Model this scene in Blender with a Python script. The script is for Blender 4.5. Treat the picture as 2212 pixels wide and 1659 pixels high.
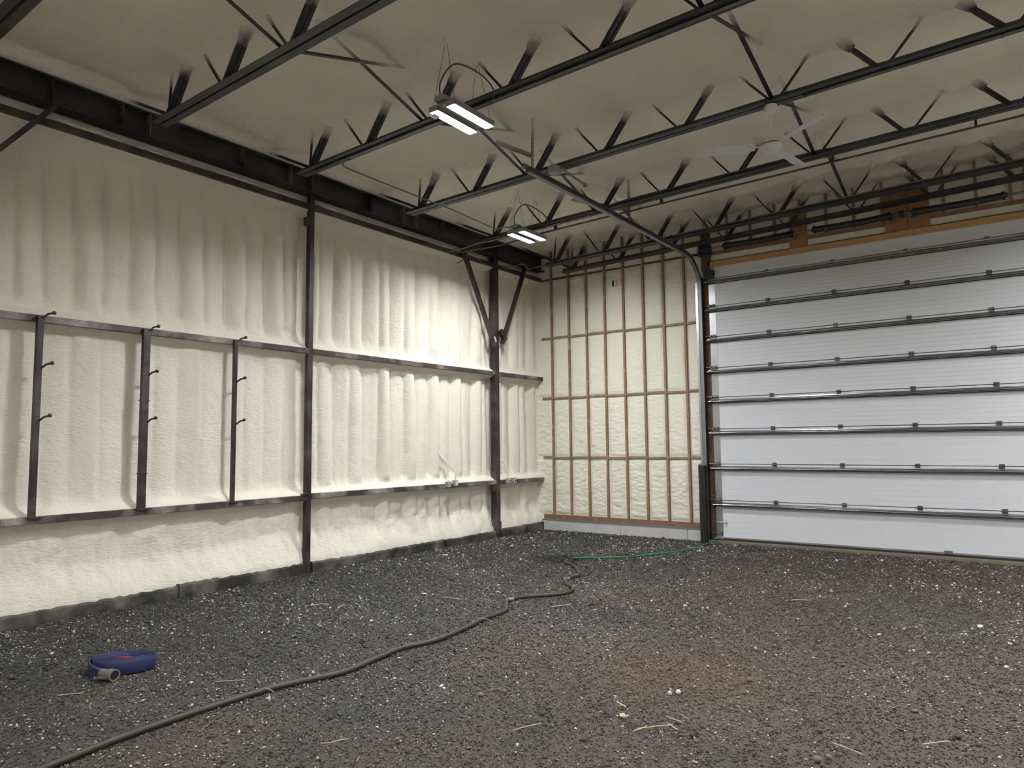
import bpy, math, random
import numpy as np
from mathutils import Vector, Matrix

# ---------------------------------------------------------------- clear
for o in list(bpy.data.objects): bpy.data.objects.remove(o)
SC = bpy.context.scene
COL = SC.collection
random.seed(7); RNG = np.random.default_rng(7)

# ---------------------------------------------------------------- camera
yaw, pit, rol, F = -0.6273, 0.0833, -0.0108, 1541.8
fw = Vector((math.sin(yaw)*math.cos(pit), math.cos(yaw)*math.cos(pit), math.sin(pit)))
r0 = Vector((math.cos(yaw), -math.sin(yaw), 0)); u0 = r0.cross(fw)
rt = r0*math.cos(rol) + u0*math.sin(rol); up = u0*math.cos(rol) - r0*math.sin(rol)
cam = bpy.data.objects.new('camera', bpy.data.cameras.new('camera')); COL.objects.link(cam)
cam.matrix_world = Matrix(((rt.x, up.x, -fw.x, 8.0067), (rt.y, up.y, -fw.y, -12.0925), (rt.z, up.z, -fw.z, 1.7182), (0, 0, 0, 1)))
cam.data.sensor_width = 36; cam.data.sensor_fit = 'HORIZONTAL'; cam.data.lens = F/2212*36
cam.data.clip_start = 0.05; cam.data.clip_end = 100
SC.camera = cam
# ---------------------------------------------------------------- world, exposure
w = bpy.data.worlds.new('night'); SC.world = w; w.use_nodes = True
w.node_tree.nodes['Background'].inputs[0].default_value = (0.02, 0.025, 0.035, 1)
w.node_tree.nodes['Background'].inputs[1].default_value = 0.2
vs = SC.view_settings
vs.view_transform = 'Standard'; vs.look = 'None'; vs.gamma = 1; vs.use_curve_mapping = False
vs.exposure = 0.42
LAMP_POWER = 560.0       # radiance of the lit lenses

# ---------------------------------------------------------------- materials
def mat(name):
    m = bpy.data.materials.new(name); m.use_nodes = True
    nt = m.node_tree; b = nt.nodes['Principled BSDF']
    return m, nt, b
def N(nt, t, **k):
    n = nt.nodes.new(t)
    for a, v in k.items():
        if a.startswith('i_'): n.inputs[a[2:]].default_value = v
        else: setattr(n, a, v)
    return n
def L(nt, a, b): nt.links.new(a, b)
def pos(nt): return N(nt, 'ShaderNodeNewGeometry').outputs['Position']
def noise(nt, vec, scale, detail=3, rough=.5, stretch=None):
    if stretch:
        mp = N(nt, 'ShaderNodeMapping'); mp.inputs['Scale'].default_value = stretch; L(nt, vec, mp.inputs['Vector']); vec = mp.outputs[0]
    n = N(nt, 'ShaderNodeTexNoise'); n.inputs['Scale'].default_value = scale; n.inputs['Detail'].default_value = detail
    n.inputs['Roughness'].default_value = rough; L(nt, vec, n.inputs['Vector']); return n.outputs['Fac']
def ramp(nt, fac, stops):
    r = N(nt, 'ShaderNodeValToRGB'); e = r.color_ramp.elements
    while len(e) < len(stops): e.new(.5)
    for i, (p, c) in enumerate(stops):
        e[i].position = p; e[i].color = (*c, 1) if len(c) == 3 else c
    L(nt, fac, r.inputs[0]); return r.outputs[0]
def mth(nt, op, a, b=None, c=None, clamp=False):
    n = N(nt, 'ShaderNodeMath', operation=op, use_clamp=clamp)
    for i, v in enumerate((a, b, c)):
        if v is None: continue
        if isinstance(v, (int, float)): n.inputs[i].default_value = v
        else: L(nt, v, n.inputs[i])
    return n.outputs[0]
def mixc(nt, fac, a, b):
    n = N(nt, 'ShaderNodeMix', data_type='RGBA')
    if isinstance(fac, (int, float)): n.inputs[0].default_value = fac
    else: L(nt, fac, n.inputs[0])
    for i, v in ((6, a), (7, b)):
        if isinstance(v, tuple): n.inputs[i].default_value = (*v, 1)
        else: L(nt, v, n.inputs[i])
    return n.outputs[2]
def bump(nt, b, h, strength, dist):
    n = N(nt, 'ShaderNodeBump'); n.inputs['Strength'].default_value = strength; n.inputs['Distance'].default_value = dist
    L(nt, h, n.inputs['Height']); L(nt, n.outputs[0], b.inputs['Normal'])
def g(c): return tuple(((v/255+.055)/1.055)**2.4 if v > 10 else v/255/12.92 for v in c)

FOAM_A, FOAM_B = (.77, .74, .655), (.63, .60, .50)
def foam_mat(name, stretch=(1, .6, 1.8), bs=28, strength=.55, dist=.02, dirt=0.0, A=None, B=None):
    m, nt, b = mat(name); p = pos(nt)
    n1 = noise(nt, p, .9, 4, .6); n2 = noise(nt, p, 6, 4, .6)
    c = mixc(nt, mth(nt, 'ADD', mth(nt, 'MULTIPLY', n1, .6), mth(nt, 'MULTIPLY', n2, .4)), A or FOAM_A, B or FOAM_B)
    n3 = noise(nt, p, 2.2, 3, .6)
    c = mixc(nt, mth(nt, 'MULTIPLY', ramp(nt, n3, [(.55, (0, 0, 0)), (.75, (1, 1, 1))]), .18), c, (.56, .50, .37))
    L(nt, c, b.inputs['Base Color'])
    b.inputs['Roughness'].default_value = .75; b.inputs['Specular IOR Level'].default_value = .25
    if dirt > 0:
        n4 = noise(nt, p, 1.1, 5, .62, (.55, 1, 1)); n5 = noise(nt, p, 2.6, 4, .65)
        c = mixc(nt, mth(nt, 'MULTIPLY', ramp(nt, n4, [(.40, (0, 0, 0)), (.62, (1, 1, 1))]), dirt), c, (.62, .58, .49))
        c = mixc(nt, mth(nt, 'MULTIPLY', ramp(nt, n5, [(.50, (0, 0, 0)), (.72, (1, 1, 1))]), dirt*.8), c, (.70, .62, .52))
        L(nt, c, b.inputs['Base Color'])
    h = mth(nt, 'ADD', noise(nt, p, bs, 3, .55, stretch), mth(nt, 'MULTIPLY', noise(nt, p, bs*.25, 3, .6), 1.2))
    bump(nt, b, h, strength, dist); return m
M_FOAM = foam_mat('spray_foam_wall')
M_FOAMC = foam_mat('spray_foam_ceiling', (1, .8, 1), 20, .42, .03, .28, (.86, .815, .71), (.76, .715, .60))
M_FOAME = foam_mat('spray_foam_end_wall', (1, 1, 1.9), 26, .6, .02)

def steel_mat(name, base, rust=None, over=0.0, zfade=None, rough=.45, metallic=0.0, over_dir=None):
    """dark steel; 'over' = density of foam overspray; zfade = (z0, slope, width): foam coats the top"""
    m, nt, b = mat(name); p = pos(nt)
    n1 = noise(nt, p, 3, 4, .6)
    c = mixc(nt, ramp(nt, n1, [(.35, (0, 0, 0)), (.7, (1, 1, 1))]), base, rust or tuple(v*1.6 for v in base))
    if over > 0:
        n2 = noise(nt, p, 2.1, 3, .6); n3 = noise(nt, p, 90, 2, .5)
        f = mth(nt, 'MULTIPLY', ramp(nt, n2, [(.45, (0, 0, 0)), (.75, (1, 1, 1))]), n3)
        c = mixc(nt, mth(nt, 'MULTIPLY', f, over, clamp=True), c, FOAM_B)
    if zfade:
        z0, sl, wd = zfade
        s = N(nt, 'ShaderNodeSeparateXYZ'); L(nt, p, s.inputs[0])
        zz = mth(nt, 'SUBTRACT', s.outputs[2], mth(nt, 'MULTIPLY_ADD', s.outputs[0], sl, z0))
        f = mth(nt, 'DIVIDE', zz, wd)
        f = mth(nt, 'ADD', f, mth(nt, 'MULTIPLY', mth(nt, 'SUBTRACT', noise(nt, p, 5, 3, .6), .5), 1.3), clamp=True)
        f = mth(nt, 'ADD', f, mth(nt, 'MULTIPLY', mth(nt, 'SUBTRACT', noise(nt, p, 120, 2, .5), .5), mth(nt, 'MULTIPLY', f, .8)), clamp=True)
        c = mixc(nt, f, c, FOAM_B)
    L(nt, c, b.inputs['Base Color']); b.inputs['Roughness'].default_value = rough; b.inputs['Metallic'].default_value = metallic
    bump(nt, b, noise(nt, p, 150, 3, .6), .15, .002)
    return m
M_JOIST = steel_mat('black_joist_steel', (.016, .016, .018), (.03, .029, .029), .12)
M_WEB = steel_mat('black_web_steel', (.008, .008, .009), (.018, .017, .016), .04, (5.42, .017, .14))
M_BEAM = steel_mat('eave_beam_steel', (.014, .013, .014), (.026, .024, .024), .1)
M_STIFF = steel_mat('lit_edge_stiffener_steel', (.018, .016, .016), (.05, .046, .042), .9)  # heavy overspray speckle paints in the light caught on the plate edges
M_BEAMF = steel_mat('eave_beam_top_steel', (.014, .013, .013), (.04, .037, .034), .25)
M_BROWN = steel_mat('brown_primer_steel', (.017, .011, .009), (.034, .021, .017), .22)
M_GIRT = steel_mat('brown_girt_steel', (.038, .024, .024), (.078, .054, .053), 1.1)
M_POST = steel_mat('brown_post_steel', (.013, .009, .008), (.034, .019, .013), .3)
M_RED = steel_mat('red_primer_steel', (.035, .009, .008), (.06, .014, .012), .05)
M_GALV = steel_mat('galvanised_steel', (.42, .43, .45), (.55, .56, .58), 0, None, .32, .9)
M_STRUT = steel_mat('rolled_galvanised_strut', (.20, .205, .21), (.27, .275, .28), 0, None, .22, .95)
M_GALVD = steel_mat('dull_galvanised_steel', (.16, .165, .17), (.22, .225, .23), .1, None, .45, .6)
M_HINGE = steel_mat('dark_hinge_steel', (.07, .07, .072), (.11, .11, .115), 0, None, .35, .7)
M_HANG = steel_mat('perforated_angle_steel', (.19, .18, .16), (.26, .25, .22), .1, (5.25, .025, .25), .5, .4)
M_COND = steel_mat('conduit_steel', (.14, .14, .135), (.2, .2, .19), .05, None, .4, .5)
M_PIPE = steel_mat('brown_pipe', (.06, .042, .034), (.10, .07, .055), .05, None, .5)
M_BLACK = steel_mat('black_painted_steel', (.012, .012, .013), (.02, .02, .021), 0, None, .4)

def wood_mat(name, a, bcol, sc=(1, 1, 12), over=.6, rough=.7):
    m, nt, b = mat(name); p = pos(nt)
    n = noise(nt, p, 6, 4, .6, sc); n2 = noise(nt, p, 1.3, 2, .5)
    c = mixc(nt, mth(nt, 'MULTIPLY_ADD', n2, .5, mth(nt, 'MULTIPLY', n, .5)), a, bcol)
    sp = mth(nt, 'MULTIPLY', ramp(nt, noise(nt, p, 7, 4, .7), [(.56, (0, 0, 0)), (.64, (1, 1, 1))]), over)
    c = mixc(nt, sp, c, FOAM_B)
    L(nt, c, b.inputs['Base Color']); b.inputs['Roughness'].default_value = rough
    bump(nt, b, n, .2, .003); return m
M_STUD = wood_mat('stud_pine', (.31, .20, .115), (.17, .105, .06), (12, 1, 1), .35)
M_HDR = wood_mat('header_pine', (.50, .31, .13), (.36, .20, .08), (1, 12, 12), .12)
M_PLY = wood_mat('orange_pad_board', (.33, .165, .07), (.20, .095, .04), (14, 1, 1), .06)
M_PLATE = wood_mat('treated_plate', (.26, .13, .075), (.14, .07, .04), (1, 12, 12), .15)
M_DKWOOD = wood_mat('dark_wood', (.10, .055, .03), (.05, .03, .018), (14, 1, 1), .1)
M_BASE = steel_mat('blackened_board', (.013, .012, .010), (.030, .027, .024), .5, None, .85)

def plain(name, c, rough=.5, metallic=0, c2=None, ns=8, bs=None):
    m, nt, b = mat(name); p = pos(nt)
    L(nt, mixc(nt, noise(nt, p, ns, 4, .6), c, c2 or tuple(v*.8 for v in c)), b.inputs['Base Color'])
    b.inputs['Roughness'].default_value = rough; b.inputs['Metallic'].default_value = metallic
    if bs: bump(nt, b, noise(nt, p, bs, 3, .6), .3, .003)
    return m
M_DOOR = plain('door_skin', (.60, .61, .65), .38, 0, (.56, .57, .60), 2, 160)
M_CONC = plain('concrete', (.50, .50, .49), .85, 0, (.36, .355, .34), 5, 40)
M_SILL = plain('grey_sill_gasket', (.16, .17, .175), .6)
M_GREYPVC = plain('grey_box_plastic', (.33, .34, .34), .5)
M_WHITE = plain('white_enamel', (.72, .73, .70), .4)
M_FIX = plain('fixture_aluminium', (.30, .31, .32), .4, .3)
M_BLUE = plain('blue_hose_fabric', (.011, .020, .115), .6, 0, (.016, .018, .042), 22, 200)
M_BLUEE = plain('worn_dark_hose_edge', (.035, .035, .06), .8, 0, (.012, .014, .05), 30, 200)
M_REDC = plain('red_hose_fabric', (.55, .03, .03), .6)
M_ALUD = plain('dull_aluminium', (.27, .25, .21), .45, .4, (.17, .16, .13), 30)
M_HOSE = plain('brown_black_rubber', (.026, .020, .016), .6, 0, (.055, .042, .032), 5, 120)
M_GREEN = plain('green_hose_plastic', (.012, .17, .065), .4)
M_STRAW = plain('dry_straw', (.46, .38, .25), .8)
M_STONE_W = plain('white_stone', (.62, .59, .53), .8, 0, (.4, .38, .34), 40, 60)
M_STONE_G = plain('grey_stone', (.17, .155, .14), .85, 0, (.10, .09, .08), 40, 60)
M_STONE_D = plain('dark_stone', (.045, .042, .04), .7, 0, (.03, .028, .026), 40, 60)
M_RUBBER = plain('black_rubber', (.012, .012, .012), .6)
M_CABLE = plain('grey_cable', (.07, .075, .085), .5)
def emis(name, c, s):
    m, nt, b = mat(name); b.inputs['Base Color'].default_value = (*c, 1)
    b.inputs['Emission Color'].default_value = (*c, 1); b.inputs['Emission Strength'].default_value = s; return m
M_LENS = emis('lit_led_lens', (.97, .985, 1), LAMP_POWER)
M_LENS2 = emis('lit_led_lens_dimmed', (.97, .985, 1), LAMP_POWER*.75)  # same lens, dimmed so the wall beside it does not overexpose

def ground_mat(name, stones):
    m, nt, b = mat(name); p = pos(nt)
    n1 = noise(nt, p, .55, 4, .6); n2 = noise(nt, p, 2.5, 4, .65)
    patch = mth(nt, 'ADD', mth(nt, 'MULTIPLY', n1, .65), mth(nt, 'MULTIPLY', n2, .35))
    # the gravel is grey near the left wall and browner, dirtier toward the middle of the floor
    s = N(nt, 'ShaderNodeSeparateXYZ'); L(nt, p, s.inputs[0])
    side = mth(nt, 'MULTIPLY', mth(nt, 'SUBTRACT', s.outputs[0], 4.2), .055)
    side = mth(nt, 'MINIMUM', side, .13)
    br = ramp(nt, mth(nt, 'ADD', patch, side), [(.42, (0, 0, 0)), (.60, (1, 1, 1))])
    def spot(cx, cy, r, soft=.6):
        d = N(nt, 'ShaderNodeVectorMath', operation='DISTANCE'); L(nt, p, d.inputs[0]); d.inputs[1].default_value = (cx, cy, 0)
        q = mth(nt, 'SUBTRACT', 1, mth(nt, 'DIVIDE', d.outputs['Value'], r), clamp=True)
        return mth(nt, 'MULTIPLY', mth(nt, 'MULTIPLY', q, mth(nt, 'ADD', n2, .3)), 2.0, clamp=True)
    if stones:
        at = N(nt, 'ShaderNodeAttribute', attribute_name='tone')
        grey = ramp(nt, at.outputs['Fac'], [(0, (.012, .011, .010)), (.30, (.042, .039, .035)), (.55, (.095, .089, .082)), (.78, (.26, .25, .23)), (1, (.74, .72, .68))])
        brn = ramp(nt, at.outputs['Fac'], [(0, (.022, .017, .013)), (.30, (.060, .047, .037)), (.55, (.120, .096, .077)), (.78, (.26, .225, .19)), (1, (.68, .64, .58))])
    else:
        n3 = noise(nt, p, 40, 4, .7)
        grey = mixc(nt, n3, (.018, .017, .015), (.075, .070, .064)); brn = mixc(nt, n3, (.036, .026, .019), (.125, .098, .074))
    c = mixc(nt, br, grey, brn)
    c = mixc(nt, mth(nt, 'MULTIPLY', spot(5.75, -7.0, 1.1), .38), c, (.13, .070, .034))
    c = mixc(nt, mth(nt, 'MULTIPLY', spot(6.9, -3.9, 1.0), .3), c, (.055, .070, .040))
    c = mixc(nt, mth(nt, 'MULTIPLY', spot(2.25, -3.0, .55), .95), c, (.006, .006, .006))
    L(nt, c, b.inputs['Base Color']); b.inputs['Roughness'].default_value = .8 if not stones else .62
    if not stones:
        v = N(nt, 'ShaderNodeTexVoronoi'); v.inputs['Scale'].default_value = 70; L(nt, p, v.inputs['Vector'])
        bump(nt, b, mth(nt, 'ADD', v.outputs['Distance'], noise(nt, p, 60, 4, .7)), .9, .012)
    return m
M_SOIL = ground_mat('gravelly_soil', False)
M_GRAVEL = ground_mat('crushed_gravel', True)

# ---------------------------------------------------------------- mesh helpers
class MB:
    def __init__(s): s.v = []; s.f = []
    def add(s, vs, fs):
        n = len(s.v); s.v += [tuple(a) for a in vs]; s.f += [tuple(i+n for i in f) for f in fs]; return s
    def box(s, x0, x1, y0, y1, z0, z1):
        return s.add([(x0,y0,z0),(x1,y0,z0),(x1,y1,z0),(x0,y1,z0),(x0,y0,z1),(x1,y0,z1),(x1,y1,z1),(x0,y1,z1)],
            [(0,3,2,1),(4,5,6,7),(0,1,5,4),(1,2,6,5),(2,3,7,6),(3,0,4,7)])
    def frame(s, a, b, up=(0, 0, 1)):
        a, b = Vector(a), Vector(b); d = (b-a).normalized(); u = Vector(up)
        if abs(d.dot(u)) > .98: u = Vector((1, 0, 0))
        x = d.cross(u).normalized(); y = x.cross(d).normalized(); return a, b, x, y
    def bar(s, a, b, w, h, up=(0, 0, 1), w2=None, h2=None):
        a, b, x, y = s.frame(a, b, up); w2 = w2 or w; h2 = h2 or h; vs = []
        for p, ww, hh in ((a, w, h), (b, w2, h2)):
            for i, j in ((-1,-1),(1,-1),(1,1),(-1,1)): vs.append(p + x*(i*ww/2) + y*(j*hh/2))
        return s.add(vs, [(0,1,2,3),(7,6,5,4),(0,4,5,1),(1,5,6,2),(2,6,7,3),(3,7,4,0)])
    def prof(s, a, b, pts, up=(0, 0, 1), closed=True):
        """sweep a closed 2-D profile (x sideways, y up) straight from a to b"""
        a, b, x, y = s.frame(a, b, up); n = len(pts)
        vs = [p + x*q[0] + y*q[1] for p in (a, b) for q in pts]
        fs = [(i, (i+1) % n, n+(i+1) % n, n+i) for i in range(n if closed else n-1)]
        if closed: fs += [tuple(range(n))[::-1], tuple(range(n, 2*n))]
        return s.add(vs, fs)
    def tube(s, pts, r, n=8, caps=True):
        pts = [Vector(p) for p in pts]; vs = []; m = len(pts); px = None
        rs = r if isinstance(r, (list, tuple)) else [r]*m
        for i, p in enumerate(pts):
            d = (pts[min(i+1, m-1)] - pts[max(i-1, 0)]).normalized()
            if px is None:
                u = Vector((0,0,1)) if abs(d.z) < .9 else Vector((1,0,0)); px = d.cross(u).normalized()
            px = (px - d*px.dot(d)).normalized(); py = px.cross(d)
            for k in range(n):
                t = 2*math.pi*k/n; vs.append(p + (px*math.cos(t) + py*math.sin(t))*rs[i])
        fs = [(i*n+k, i*n+(k+1) % n, (i+1)*n+(k+1) % n, (i+1)*n+k) for i in range(m-1) for k in range(n)]
        if caps: fs += [tuple(range(n))[::-1], tuple((m-1)*n+k for k in range(n))]
        return s.add(vs, fs)
    def lathe(s, c, prof, n=24, axis='z'):
        vs = []; c = Vector(c)
        for r, h in prof:
            for k in range(n):
                t = 2*math.pi*k/n; a, b = r*math.cos(t), r*math.sin(t)
                q = (a, b, h) if axis == 'z' else ((h, a, b) if axis == 'x' else (a, h, b)); vs.append(c + Vector(q))
        m = len(prof)
        fs = [(i*n+k, i*n+(k+1) % n, (i+1)*n+(k+1) % n, (i+1)*n+k) for i in range(m-1) for k in range(n)]
        fs += [tuple(range(n))[::-1], tuple((m-1)*n+k for k in range(n))]
        return s.add(vs, fs)
    def build(s, name, m, parent=None, smooth=False, bevel=0):
        me = bpy.data.meshes.new(name); me.from_pydata([tuple(v) for v in s.v], [], s.f); me.materials.append(m)
        o = bpy.data.objects.new(name, me)
        if parent:
            o.parent = parent; o.matrix_parent_inverse = Matrix.Translation(-parent.location) if parent.type == 'EMPTY' else Matrix.Identity(4)
        COL.objects.link(o)
        import bmesh
        bm = bmesh.new(); bm.from_mesh(me); bmesh.ops.recalc_face_normals(bm, faces=bm.faces); bm.to_mesh(me); bm.free()
        if bevel:
            md = o.modifiers.new('bevel', 'BEVEL'); md.width = bevel; md.segments = 2; md.limit_method = 'ANGLE'
        if smooth:
            me.shade_smooth()
            if smooth == 'auto': me.set_sharp_from_angle(angle=math.radians(40))
        return o
def tag(o, label=None, cat=None, group=None, kind=None):
    for k, v in (('label', label), ('category', cat), ('group', group), ('kind', kind)):
        if v: o[k] = v
    return o
def thing(name, loc, label, cat, group=None):
    o = bpy.data.objects.new(name, None); o.location = loc; o.empty_display_size = .1; COL.objects.link(o)
    return tag(o, label, cat, group)
def smoothpath(pts, sub=8):
    P = [Vector(p) for p in pts]; out = []
    for i in range(len(P)-1):
        a, b, c, d = P[max(i-1, 0)], P[i], P[i+1], P[min(i+2, len(P)-1)]
        for k in range(sub):
            t = k/sub
            out.append(.5*((2*b) + (c-a)*t + (2*a-5*b+4*c-d)*t*t + (3*b-a-3*c+d)*t**3))
    out.append(P[-1]); return out
def grid_mesh(name, X, Y, Z, m, smooth=True, parent=None, extra=None, flip=False):
    """X,Y,Z: 2-D arrays of vertex positions"""
    h, wd = X.shape; co = np.stack([X, Y, Z], -1).reshape(-1, 3).astype(np.float32)
    i = np.arange(h*wd).reshape(h, wd)
    q = np.stack([i[:-1, :-1], i[:-1, 1:], i[1:, 1:], i[1:, :-1]], -1).reshape(-1, 4)
    if flip: q = q[:, ::-1]
    vl = [co]; fl = q
    me = bpy.data.meshes.new(name)
    me.vertices.add(len(co)); me.vertices.foreach_set('co', co.ravel())
    me.loops.add(q.size); me.loops.foreach_set('vertex_index', np.ascontiguousarray(q).ravel().astype(np.int32))
    me.polygons.add(len(q)); me.polygons.foreach_set('loop_start', np.arange(0, q.size, 4, dtype=np.int32))
    me.update(calc_edges=True); me.validate(); me.materials.append(m)
    if smooth: me.shade_smooth()
    o = bpy.data.objects.new(name, me); COL.objects.link(o)
    if parent: o.parent = parent
    return o
def vnoise(a, b, seed):
    """smooth 2-D value noise in 0..1 on numpy arrays"""
    T = np.random.default_rng(seed).random((256, 256))
    ia = np.floor(a).astype(int); ib = np.floor(b).astype(int); fa = a-ia; fb = b-ib
    fa = fa*fa*(3-2*fa); fb = fb*fb*(3-2*fb); ia &= 255; ib &= 255; ja = (ia+1) & 255; jb = (ib+1) & 255
    return (T[ia, ib]*(1-fa)+T[ja, ib]*fa)*(1-fb) + (T[ia, jb]*(1-fa)+T[ja, jb]*fa)*fb
def fbm(a, b, seed, o=3):
    s = 0; k = 1; t = 0
    for i in range(o): s = s + k*(vnoise(a*2**i, b*2**i, seed+i)-.5); t += k; k *= .5
    return s/t
def sst(x, a, b):
    t = np.clip((x-a)/(b-a), 0, 1); return t*t*(3-2*t)

# ================================================================ the setting
SL = .015                                     # roof rises gently toward the middle of the building
def zc(x): return 5.635 + SL*x                # underside of the ceiling foam
JY = [-10.06, -8.37, -6.57, -4.62, -2.82, -.94, -.33]   # the joists, along y
NODES = [.93 + 1.02*k for k in range(11)]     # panel points of every joist, along x
MID = 6.05
def fz(x, y): return .012*fbm(np.asarray(x)*.8+40, np.asarray(y)*.8+90, 61)

# floor
gx, gy = np.meshgrid(np.arange(-.2, 12.5, .05), np.arange(-16.2, .25, .05))
fl = grid_mesh('floor', gx, gy, fz(gx, gy), M_SOIL); tag(fl, kind='structure')

# left wall: spray foam over ribbed sheeting, in the cells between girts and columns
COLY = [-9.86, -5.785, -1.51]
ZG0, ZG1 = (.975, 1.05), (2.985, 3.06)
def left_foam(y, z):
    dcol = np.full(y.shape, 9.)
    for c, wd in ((COLY[0], .06), (COLY[1], .035), (COLY[2], .065), (.16, .06)): dcol = np.minimum(dcol, np.abs(y-c)-wd)
    dg = np.full(y.shape, 9.)
    for a, b in (ZG0, ZG1): dg = np.minimum(dg, np.maximum(a-z, z-b))
    dg = np.minimum(dg, np.abs(z-5.06)-.03)
    wob = .05*fbm(y*3, z*3, 5)
    near = dg + wob*.4
    inn = sst(near, -.01, .10)
    # ribs
    per = .292; ph = (y + .04*fbm(y*.9, z*.35, 8)*3)/per
    k = np.floor(ph); t = ph-k
    lobe = 1-np.abs(2*t-1)**2.6
    st = .35+.9*vnoise(k*7.3+.5, np.zeros_like(k)+z*.12, 12)
    top = sst(z, 3.1, 3.35); mid = sst(z, 1.1, 1.25)*(1-sst(z, 2.85, 2.95)); bot = 1-sst(z, .85, .95)
    bay1 = 1-sst(y, -6.0, -5.6)
    amp = .085*top*(1-sst(z, 4.45, 4.85)*.75) + (.082-.050*bay1)*mid + (.05-.03*bay1)*bot*sst(z, .2, .5)
    rib = amp*st*(lobe-.45)
    rib2 = amp*.35*np.sin(2*math.pi*y/.61+z*.7)
    lump = .045*fbm(y*2.2, z*1.5, 21) + .024*fbm(y*9, z*7, 33) + .006*fbm(y*26, z*30, 35)
    base = -.165
    base = base + .125*(1-sst(z, .13, .55+.1*fbm(y*2, z, 44)))      # swells out to the base board
    base = base + .05*(1-sst(z, 1.05, 1.25))*sst(z, 1.04, 1.06) + .05*(1-sst(z, 3.06, 3.3))*sst(z, 3.05, 3.07)
    base = base - .03*np.exp(-(np.maximum(dcol, 0)/.07)**2)
    rib = rib*sst(dcol, .0, .15)
    deep = base + rib + rib2 + lump*(.6+.8*bot)
    flush = -.035 + .008*fbm(y*12, z*12, 50)
    return flush*(1-inn) + np.minimum(deep, -.012)*inn
ya = np.concatenate([np.arange(-16.2, -10.6, .1), np.arange(-10.6, .24, .019)]); za = np.arange(-.1, 5.75, .021)
wy, wz = np.meshgrid(ya, za); wx = left_foam(wy, wz)
wx = np.where(wz > 5.05, -.17, wx)
wl = grid_mesh('wall_left', wx, wy, wz, M_FOAM, flip=False); tag(wl, kind='structure')
# a solid sheet behind the foam keeps the night out
MB().box(-.32, -.28, -16.2, .3, -.1, 5.9).build('sheeting', M_GALVD, wl)

# base board along the left wall
def rough_board(x0, x1, ya_, yb_, z0, z1, seed, step=.06):
    m = MB(); ys = np.arange(ya_, yb_+step/2, step); r = np.random.default_rng(seed); vs = []
    for y in ys:
        a, b_, c = r.normal(0, .006, 3)
        vs += [(x0, y, z0), (x1+a*.6, y, z0), (x1+a, y, z1+b_-.02), (x1-.02+a, y, z1+b_), (x0, y, z1+c*.5)]
    n = len(ys); fs = []
    for i in range(n-1):
        for k in range(5): fs.append((i*5+k, i*5+(k+1) % 5, (i+1)*5+(k+1) % 5, (i+1)*5+k))
    fs += [(0, 1, 2, 3, 4), tuple((n-1)*5+k for k in range(5))]
    return m.add(vs, fs)
bb = rough_board(-.15, .0, -16, -9.95, -.08, .14, 2).build('baseboard_left', M_BASE); tag(bb, kind='structure')
rough_board(-.15, .005, -9.75, -7.55, -.08, .125, 3).build('board', M_BASE, bb)
rough_board(-.15, .035, -7.6, -7.1, -.08, .15, 4, .05).build('splintered_board', M_BASE, bb)
rough_board(-.15, .0, -7.15, -5.84, -.08, .135, 5).build('board', M_BASE, bb)
rough_board(-.15, .01, -5.72, -3.0, -.08, .135, 6).build('board', M_BASE, bb)
rough_board(-.15, .01, -2.98, -1.6, -.08, .13, 7).build('board', M_BASE, bb)
rough_board(-.15, .02, -1.42, -.02, -.08, .15, 8).build('board', M_BASE, bb)

# end wall: foam between wooden studs, with the door opening
SX = [.227+.4064*k+.012 for k in range(31)]
ROWS = [3.84, 2.62, 1.435]
def end_foam(x, z):
    dst = np.full(x.shape, 9.)
    for s in SX: dst = np.minimum(dst, np.abs(x-s)-.019)
    for r in ROWS: dst = np.minimum(dst, np.where(x < 3.4, np.abs(z-r)-.019, 9.))
    dst = np.minimum(dst, np.abs(z-5.05)-.022); dst = np.minimum(dst, np.abs(z-.27)-.04)
    e = sst(dst+.01*fbm(x*14, z*14, 3), 0, .06)
    low = 1-sst(z, 1.6, 3.0)
    return .045 - e*(.020+.035*fbm(x*3, z*2.2, 71)+(.012+.014*low)*fbm(x*9, z*26, 74)+.006*fbm(x*30, z*34, 77))
def end_patch(name, xa, xb, z0, z1, step, parent=None):
    xx, zz = np.meshgrid(np.arange(xa, xb+step/2, step), np.arange(z0, z1+step/2, step))
    return grid_mesh(name, xx, end_foam(xx, zz), zz, M_FOAME, parent=parent, flip=False)
wb = end_patch('wall_back', -.2, 3.46, .2, 5.85, .0165); tag(wb, kind='structure')
end_patch('foam_over_door', 3.46, 9.76, 4.80, 5.92, .022, wb)
end_patch('foam_right_of_door', 9.76, 12.3, .2, 5.95, .05, wb)
MB().box(-.2, 3.46, .14, .18, -.1, 6).box(3.46, 9.76, .14, .18, 4.8, 6).box(9.76, 12.4, .14, .18, -.1, 6).build('sheathing', M_PLY, wb)
stud_me = None
for i, s in enumerate(SX):
    if s > 12.2: continue
    z0, z1 = (.30, 5.9) if (s < 3.42 or s > 9.8) else (5.06, 5.9)
    j = .004*math.sin(i*3.7)
    MB().bar((s+j, .04, z0), (s-j, .04, z1), .038, .09, (0, 1, 0)).build('stud', M_STUD, wb)
for ri, r in enumerate(ROWS):
    edges = [-.02]+[s for s in SX if s < 3.4]+[3.42]
    for i, (a, b_) in enumerate(zip(edges[:-1], edges[1:])):
        dz = .007*math.sin(i*2.3+ri)
        if b_-.019-(a+.019) > .03: MB().box(a+.019, b_-.019, .002, .09, r-.018+dz, r+.018+dz).build('blocking', M_STUD, wb)
edges = [-.02]+[s for s in SX if s < 3.4]+[3.42]
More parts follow.
